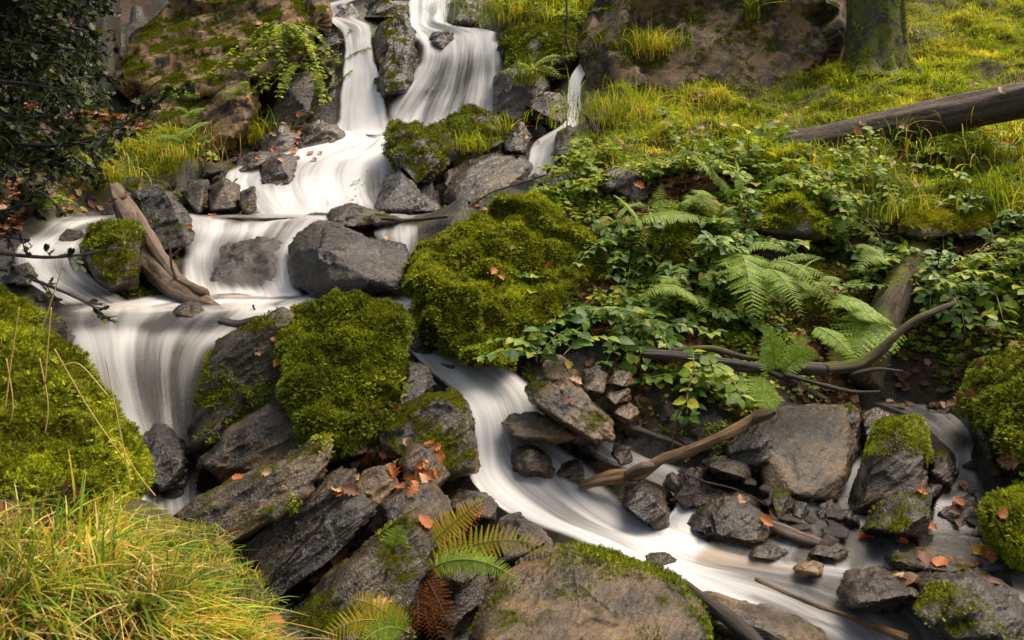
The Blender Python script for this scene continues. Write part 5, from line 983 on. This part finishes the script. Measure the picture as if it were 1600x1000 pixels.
# ------------------------------------------------------------------ broad leaved plants
def ovate(w=.36, rows=6, ser=.06, fold=.25, droop=.25, x0=0., ang=0., y0=0., sc=1.):
    y = np.linspace(0, 1, rows); wv = w*np.sin(np.pi*y**.75)**.8+.004; wv[1:-1:2] *= 1+ser; wv[2:-1:2] *= 1-ser
    V = []
    for i in range(rows):
        for s in (-1, 0, 1): V.append((s*wv[i], y[i], abs(s)*wv[i]*fold-droop*y[i]**2))
    V = np.array(V)*sc; c, s_ = math.cos(ang), math.sin(ang)
    V = np.c_[V[:, 0]*c+V[:, 1]*s_+x0, -V[:, 0]*s_+V[:, 1]*c+y0, V[:, 2]]
    return (V,)+grid_faces(rows, 3)
def spiny():
    y = np.linspace(0, 1, 8); base = .28*np.sin(np.pi*y**.9)**.7+.01; wv = base*np.array([1, 1.35, .75, 1.35, .75, 1.3, .7, 1])
    V = []
    for i in range(8):
        for s in (-1, 0, 1): V.append((s*wv[i], y[i]-.1*(i % 2)*abs(s)*.3, abs(s)*(.10 if i % 2 else -.03)-.12*y[i]**2))
    return (np.array(V),)+grid_faces(8, 3)
TRI = join([ovate(y0=.55, sc=1.), ovate(x0=.06, y0=.45, ang=1.25, sc=.85), ovate(x0=-.06, y0=.45, ang=-1.25, sc=.85)])
SING = ovate(.33); HOL = spiny(); ROUND = ovate(.45, 5, 0, .15, .15)
def canes(b, n, ln, r, dirm, rise=.6, rad=.0028, pts=14, spread=.9):
    out = []
    for i in range(n):
        a = nrm(np.array(dirm)*.8+np.r_[r.normal(0, spread, 2), r.uniform(0, rise)]); L = ln*r.uniform(.55, 1.2)
        t_ = np.linspace(0, 1, pts)[:, None]
        bend = r.normal(0, .18, 3)
        c = b+r.normal(0, .05, 3)*[1, 1, .3]+a*t_*L+np.array([0, 0, 1])*(rise*.8*t_-1.0*t_**2)*L*.6+bend*(t_**2)*L
        h = Hq(c[:, 0], np.clip(c[:, 1], 1.2, 16))+.03+.05*t_[:, 0]; c[:, 2] = np.maximum(c[:, 2], h)
        out.append((c, L))
    return out
def bramble(label, px, py, n=8, ln=.5, dirm=(0, -.5, .4), leaf=.045, mt=None, tmpl=TRI, gap=.04, sd=0, name='bramble', cat='bramble', rise=.6, both=True, spread=.9, stem=None, rad=.0028, b=None):
    mt = mt or M_BRAM
    b = hit(px, py) if b is None else b; r = np.random.RandomState(sd+int(px)*3+int(py)); root = empty(name, b); tag(root, label, cat, )
    st = []; LP, LD, LN = [], [], []
    for c, L in canes(b, n, ln, r, dirm, rise, spread=spread):
        v, l, t, _ = tube(c, [rad]*len(c), 5, 0, 1, 2); st.append((v, l, t))
        m = max(3, int(L/gap)); tt__ = np.linspace(.15, 1, m)
        q = crom(c, 200); idx = (tt__*199).astype(int); tg = nrm(np.gradient(q, axis=0))[idx]; sd_ = nrm(np.cross(tg, [0, 0, 1.]))
        sg = np.where(np.arange(m) % 2, 1, -1)[:, None]
        for s2 in ((1, -1) if both else (1,)):
            LP.append(q[idx]); LD.append(tg*.6+sd_*sg*s2*.9+r.normal(0, .3, (m, 3))); LN.append(np.array([0, -.45, 1.])+r.normal(0, .35, (m, 3)))
    LP, LD, LN = map(np.concatenate, (LP, LD, LN)); LD[:, 2] *= .4
    M = frames(LD, nrm(LN), leaf*1.18*r.uniform(.55, 1.35, len(LP)))
    obj('leaves', *inst(*tmpl[:1], tmpl[1], tmpl[2], M, LP), mt, origin=b, parent=root)
    obj('stems', *join(st), stem or M_STEM, origin=b, parent=root)
    return root
for a in [
 ('bramble mound left of the fern clump above the largest boulder', 960, 300, 12, .55, (-.3, -.5, .3), .042, M_BRAMY),
 ('bright bramble at the upper edge of the bank below the log end', 1080, 275, 12, .5, (-.1, -.4, .4), .042, M_BRAMY),
 ('bramble with bright leaves right under the left end of the fallen log', 1180, 290, 11, .5, (0, -.4, .5), .042, M_BRAMY),
 ('bramble trailing over the right shoulder of the largest boulder', 990, 400, 12, .5, (-.5, -.4, .2), .042, M_BRAM),
 ('dense dark bramble in the middle of the bank', 1080, 420, 13, .5, (-.1, -.5, .3), .042, M_BRAM),
 ('bramble left of the drooping ferns', 1160, 390, 11, .45, (.1, -.5, .3), .042, M_BRAM),
 ('glossy bramble hanging low between the largest boulder and the rubble', 900, 500, 10, .38, (-.5, -.6, .2), .046, M_BRAM),
 ('bramble hanging over the grey stones of the rubble', 1000, 520, 11, .38, (-.1, -.7, .1), .042, M_BRAM),
 ('bramble behind the crooked branch', 1100, 500, 10, .38, (0, -.5, .2), .040, M_BRAM),
 ('bright bramble on the rim of the bank behind the ferns', 1280, 320, 10, .45, (0, -.5, .4), .04, M_BRAMY),
 ('bramble between the ferns and the mossy rock edge', 1330, 400, 9, .38, (.1, -.5, .3), .038, M_BRAM),
 ('bramble thicket right of the mossy rock edge', 1470, 470, 15, .48, (0, -.6, .2), .042, M_BRAM),
 ('pale green bramble at the right edge of the bank', 1570, 450, 14, .45, (-.1, -.6, .2), .042, M_BRAMY),
 ('small bramble above the litter heap', 1420, 420, 7, .35, (.1, -.6, .2), .038, M_BRAMY),
 ('bramble spilling under the crooked branch', 1085, 590, 6, .28, (.1, -.8, .0), .040, M_BRAM),
 ('bramble at the far right under the grassy overhang', 1560, 350, 8, .35, (-.3, -.5, .2), .038, M_BRAM),
 ('leafy shoots along the slope under the fallen log', 1340, 290, 10, .38, (0, -.3, .5), .036, M_BRAMY),
 ('leafy shoots on the slope at the right below the log', 1460, 250, 10, .36, (0, -.3, .5), .036, M_BRAMY),
 ('leafy fringe beside the thin rill', 890, 290, 8, .4, (-.3, -.4, .3), .04, M_BRAMY)]:
    bramble(a[0], a[1], a[2], a[3], a[4], a[5], a[6], a[7])
def at(px, py, Y): return P(px, py, Y)
bramble('single sprig of large glossy leaves left of the bramble bank', 860, 560, 6, .30, (-.6, -.2, .5), .052, M_BRAM, SING, .035, 5, 'glossy_sprig', 'sprig', b=at(855, 560, 3.25))
bramble('yellow green sprig dangling under the crooked branch', 1090, 580, 5, .2, (.5, -.3, -.1), .036, M_BRAMY, ROUND, .03, 6, 'leafy_sprig', 'sprig', b=at(1085, 575, 3.15))
bramble('bright sprig standing in front of the left end of the fallen log', 1190, 300, 5, .30, (0, 0, 1.2), .07, M_BRAMY, TRI, .08, 7, 'leafy_sprig', 'sprig', rise=1.2, b=at(1185, 290, 5.0))
bramble('tall leafy bush hanging beside the left top fall', 450, 60, 26, .75, (.05, -.5, -.6), .038, M_BRAMY, ROUND, .035, 8, 'hanging_bush', 'bush', rise=.2, b=at(445, 40, 8.1))
bramble('lower part bush with pale leaves under the hanging bush', 470, 110, 14, .5, (0, -.5, -.5), .034, M_BRAMY, ROUND, .035, 9, 'hanging_bush', 'bush', rise=.2, b=at(465, 100, 7.9))
bramble('small yellow leaved herb on the left bank edge', 285, 250, 8, .3, (.1, -.4, .3), .035, M_BRAMY, ROUND, .04, 10, 'herb', 'herb', rise=.8)
bramble('low herb with bright leaves on the holly side of the left bank', 60, 320, 8, .28, (.1, -.3, .4), .035, M_BRAMY, ROUND, .04, 11, 'herb', 'herb', rise=.8)
bramble('bright herb patch on the slope edge left of the cliff', 900, 40, 14, .5, (0, -.5, .5), .05, M_BRAMY, ROUND, .05, 12, 'herb', 'herb')
bramble('herb patch above the dark mossy overhang', 820, 20, 12, .5, (0, -.5, .5), .05, M_BRAMY, ROUND, .05, 13, 'herb', 'herb')
w4 = wl*(wd > .15)*np.clip(fbm(pp*2.6, 3, 61)*1.6+.25, 0, 1)*((gx/gy) > .02)
p, r = scatter(w4, 16000, 8, 8)
M = frames(r.normal(0, 1, (len(p), 3))*[1, 1, .3], nrm(r.normal(0, .35, (len(p), 3))+[0, -.6, 1]), .026*r.uniform(.5, 1.5, len(p)))
V, l, t = inst(ROUND[0], ROUND[1], ROUND[2], M, p+np.c_[np.zeros((len(p), 2)), r.uniform(.01, .07, len(p))]); tag(obj('ground_cover', V, l, t, M_BRAMY), kind='stuff')
# ------------------------------------------------------------------ holly
def holly(label, origin, branches, sd, leaf=.034, dens=1., twl=.32):
    r = np.random.RandomState(sd); b = P(*origin); root = empty('holly_tree', b); tag(root, label, 'tree')
    LP, LD, LN, st = [], [], [], []
    for br in branches:
        q = crom(np.array([P(*a) for a in br]), 60); v, l, t, _ = tube(q[::4], np.linspace(.010, .003, len(q[::4])), 6, .1, 1, 2); st.append((v, l, t))
        L = np.linalg.norm(np.diff(q, axis=0), axis=1).sum(); tg = nrm(np.gradient(q, axis=0))
        for k in range(int(L*22*dens)):
            i = r.randint(8, 60); d = nrm(tg[i]*.7+r.normal(0, .6, 3)); ln = twl*r.uniform(.3, 1)*(1.15-i/60)
            tw = q[i]+d*np.linspace(0, ln, 9)[:, None]+np.array([0, 0, -.25])*(np.linspace(0, 1, 9)**2)[:, None]*ln
            v, l, t, _ = tube(tw, [.0022]*9, 4, 0, 1, 1, cap=False); st.append((v, l, t))
            m = max(3, int(ln/.016)); ii = r.randint(1, 9, m)
            LP.append(tw[ii]); LD.append(d+r.normal(0, .7, (m, 3))); LN.append(np.array([0, -.3, 1.])+r.normal(0, .5, (m, 3)))
    LP, LD, LN = map(np.concatenate, (LP, LD, LN))
    M = frames(LD, nrm(LN), leaf*r.uniform(.6, 1.25, len(LP)))
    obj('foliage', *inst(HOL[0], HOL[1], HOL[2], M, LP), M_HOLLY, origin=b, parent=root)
    obj('branches', *join(st), M_BARK, origin=b, parent=root)
    return root
big = []
r0 = np.random.RandomState(5)
for k in range(58):
    y0 = r0.uniform(-160, 250); xt = r0.uniform(20, 205)-max(0, y0-120)*.45; Y0 = r0.uniform(3.0, 4.3)
    big.append([(-260, y0-40, Y0+.3), (-80, y0-10, Y0+.1), (xt*.5, y0+10, Y0), (xt, y0+r0.uniform(10, 60), Y0-.1)])
big += [[(-200, 190, 3.2), (0, 222, 3.1), (120, 225, 3.0), (200, 190, 2.95), (285, 135, 2.9)], [(-200, 215, 3.3), (60, 228, 3.2), (170, 205, 3.1), (240, 165, 3.0)]]
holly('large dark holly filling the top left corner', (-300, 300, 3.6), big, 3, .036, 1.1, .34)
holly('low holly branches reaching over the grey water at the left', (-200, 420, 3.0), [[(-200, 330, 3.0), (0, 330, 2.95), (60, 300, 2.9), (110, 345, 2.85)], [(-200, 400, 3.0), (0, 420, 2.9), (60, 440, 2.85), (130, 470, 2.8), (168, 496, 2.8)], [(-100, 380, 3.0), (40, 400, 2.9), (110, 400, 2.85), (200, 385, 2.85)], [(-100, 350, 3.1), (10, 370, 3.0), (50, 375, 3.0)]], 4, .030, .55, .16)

# ------------------------------------------------------------------ ferns
def pinna_t(n=9):
    V = []; L = []; T_ = []
    for k in range(n):
        y = .06+k/n*.94; w_ = .10*(1-(k/n)**1.6)+.015; h_ = .92/n
        for s in (-1, 1):
            i = len(V); V += [(0, y-h_*.5, 0), (s*w_, y-h_*.1, -.02), (s*w_*1.08, y+h_*.38, -.03), (0, y+h_*.5, 0)]; L += [i, i+1, i+2, i+3] if s > 0 else [i+3, i+2, i+1, i]; T_.append(4)
    return np.array(V, float), np.array(L), np.array(T_)
PT = pinna_t()
def frond(root, b, a, tip, mt, wid=.28, arch=.12, n=24, sd=0, up=(0, -.5, 1), start=.12):
    r = np.random.RandomState(sd); ts = np.linspace(0, 1, 30)[:, None]; L = np.linalg.norm(tip-a)
    c = a+(tip-a)*ts+np.array([0, 0, 1.])*arch*L*4*ts*(1-ts)
    tg = nrm(np.gradient(c, axis=0)); k = np.linspace(start, .99, n); i = (k*29).astype(int)
    base = c[i]+(c[np.minimum(i+1, 29)]-c[i])*((k*29)-i)[:, None]; N_ = nrm(np.tile(np.array(up, float), (n, 1)))
    prof = np.sin(np.pi*(.12+.88*k)**.9)**.75*(1-k*.15); MM, TT = [], []
    for s in (-1, 1):
        side = nrm(np.cross(tg[i], N_))*s; d = nrm(side+tg[i]*.35+np.array([0, 0, -.25])+r.normal(0, .06, (n, 3)))
        MM.append(frames(d, N_+r.normal(0, .12, (n, 3)), wid*L*prof*r.uniform(.88, 1.1, n)+.004)); TT.append(base)
    v, l, t = inst(PT[0], PT[1], PT[2], np.concatenate(MM), np.concatenate(TT))
    o = obj('frond', v, l, t, mt, origin=b, parent=root)
    v, l, t, uv = tube(c[::3], np.linspace(.0024, .0008, 10), 5, 0, 0, 2)
    o2 = obj('rachis', v, l, t, M_STEM if mt not in (M_FERNB,) else M_STEMR, origin=b); o2.location = (0, 0, 0); o2.parent = o
def fern(label, base, fr, mt=M_FERN, wid=.18, arch=.12, name='fern', n=30, up=(0, -.5, 1)):
    b = P(*base); root = empty(name, b); tag(root, label, 'fern')
    for i, q in enumerate(fr):
        a = P(*q[0]) if q[0] else b
        frond(root, b, a, P(*q[1]), q[2] if len(q) > 2 else mt, q[3] if len(q) > 3 else wid, q[4] if len(q) > 4 else arch, n, i+int(base[0]), up)
fern('broad green fern rising above the crooked branch', (1215, 600, 3.3), [(None, (1200, 510, 3.2), M_FERN, .26, .05), (None, (1280, 560, 3.15), M_FERN, .22, .25), (None, (1262, 525, 3.35), M_FERN, .2, .1), ((1195, 590, 3.25), (1192, 640, 3.05), M_FERN, .4, .05)], up=(0, -1, .35))
fern('yellow green fern drooping to the right over the dark hollow', (1180, 430, 4.0), [(None, (1315, 452, 3.7), M_FERN, .13, .18), (None, (1310, 505, 3.6), M_FERN, .13, .3), (None, (1255, 500, 3.5), M_FERN, .17, .2), (None, (1290, 405, 3.9), M_FERN, .14, .15), (None, (1225, 480, 3.6), M_FERN, .18, .15), (None, (1140, 440, 3.7), M_FERN, .16, .15)], M_FERN)
fern('fern at the centre of the bank with a downward frond', (1150, 400, 4.1), [(None, (1205, 475, 3.8), M_FERN, .35, .2), (None, (1230, 395, 3.9), M_FERN, .24, .2), (None, (1100, 385, 3.9), M_FERN, .24, .2), (None, (1180, 500, 3.6), M_FERN, .3, .2)])
fern('small fern right of the drooping fern above the rapids slab', (1380, 500, 3.9), [(None, (1300, 480, 3.7), M_FERN, .3, .15), (None, (1330, 580, 3.5), M_FERN, .34, .15), (None, (1345, 500, 3.6), M_FERN, .3, .1), ((1270, 510, 3.6), (1335, 560, 3.4), M_FERN, .3, .1)])
fern('bracken fern above the largest boulder', (1020, 390, 4.5), [(None, (1035, 285, 4.4), M_FERN, .2, .05), (None, (960, 305, 4.3), M_FERN, .25, .12), (None, (1100, 300, 4.3), M_FERN, .25, .12), ((1100, 340, 4.2), (985, 350, 4.0), M_FERN, .2, .08)])
fern('bracken among brambles under the fallen log', (1160, 330, 4.8), [(None, (1080, 245, 4.7), M_FERN, .25, .1), (None, (1150, 250, 4.7), M_FERN, .25, .1), (None, (1240, 270, 4.7), M_FERN, .25, .1), (None, (1270, 330, 4.5), M_FERN, .25, .1)])
fern('bracken frond in the leaves at the left of the bank', (1000, 470, 3.8), [((1100, 480, 3.7), (995, 470, 3.5), M_FERN, .16, .2)])
fern('bright fern on the slope edge right of the bank', (1330, 340, 4.6), [(None, (1290, 285, 4.5), M_FERN, .25, .1), (None, (1375, 300, 4.5), M_FERN, .25, .1), (None, (1300, 370, 4.3), M_FERN, .25, .1)])
fern('bright green fern frond arching over the foreground rock', (640, 915, 2.1), [((665, 893, 2.05), (818, 915, 1.95), M_FERN, .14, .17)], n=34, up=(0, -.8, .7))
fern('yellowing fern behind the bright green frond', (625, 960, 2.15), [((650, 905, 2.12), (868, 862, 2.05), M_FERNY, .13, .16), ((640, 880, 2.15), (760, 775, 2.15), M_FERNY, .16, .02), ((620, 880, 2.15), (730, 800, 2.2), M_FERNB, .22, .02), ((605, 900, 2.1), (625, 820, 2.1), M_FERN, .35, .02)], n=26, up=(0, -1, .4))
fern('green fern at the bottom edge left of the brown fern', (640, 990, 1.95), [(None, (500, 1000, 1.85), M_FERNY, .2, .18), (None, (545, 935, 1.9), M_FERNY, .2, .1), (None, (560, 1010, 1.8), M_FERN, .2, .15)], n=22, up=(0, -1, .5))
fern('withered brown fern clump in the centre foreground', (650, 880, 2.15), [(None, (600+18*i, 990+10*(i % 3), 2.0+.03*(i % 3)), M_FERNB, .22, .06) for i in range(7)]+[(None, (700, 830, 2.2), M_FERNB, .3, .05), (None, (760, 790, 2.2), M_FERNB, .22, .05), (None, (640, 810, 2.2), M_FERNB, .2, .02)], M_FERNB, n=20, up=(0, -1, .3))
for i, (px, py, Y_, lb) in enumerate([(265, 160, 6.9, 'small fern above the yellow tufts of the left bank'), (385, 150, 7.4, 'little fern on the ribbed slab'), (300, 185, 6.8, 'fern clump right of the small fern on the left bank'), (285, 225, 6.2, 'pale fern over the yellow tuft on the left bank'), (830, 110, 7.7, 'tiny fern on the dark mossy overhang')]):
    r = np.random.RandomState(i); fern(lb, (px, py, Y_), [(None, (px+r.uniform(-50, 50), py-r.uniform(-15, 35), Y_-.2), M_FERN, .3, .2) for k in range(6)], n=14)

for px, py, lb in [(1040, 370, 'small fern beside the low moss covered rock'), (1120, 350, 'small fern between the low moss covered rock and the mossy block'), (1240, 440, 'small fern at the middle of the fern clump'), (1290, 470, 'small fern behind the pale curled leaf'), (1060, 470, 'small fern over the litter hollow in the bank'), (1400, 430, 'small fern right of the moss grown rock edge'), (1210, 340, 'small fern on the mossy block under the log'), (960, 350, 'small fern at the right shoulder of the largest boulder'), (1330, 560, 'small fern at the fork of the crooked branch')]:
    r = np.random.RandomState(px); Y_ = hitY(px, py)-.06
    fern(lb, (px, py, Y_), [(None, (px+r.uniform(-75, 75), py+r.uniform(-45, 30), Y_-r.uniform(.1, .3)), M_FERN if r.rand() > .25 else M_FERNY, r.uniform(.16, .24), r.uniform(.1, .3)) for k in range(6)], n=18)
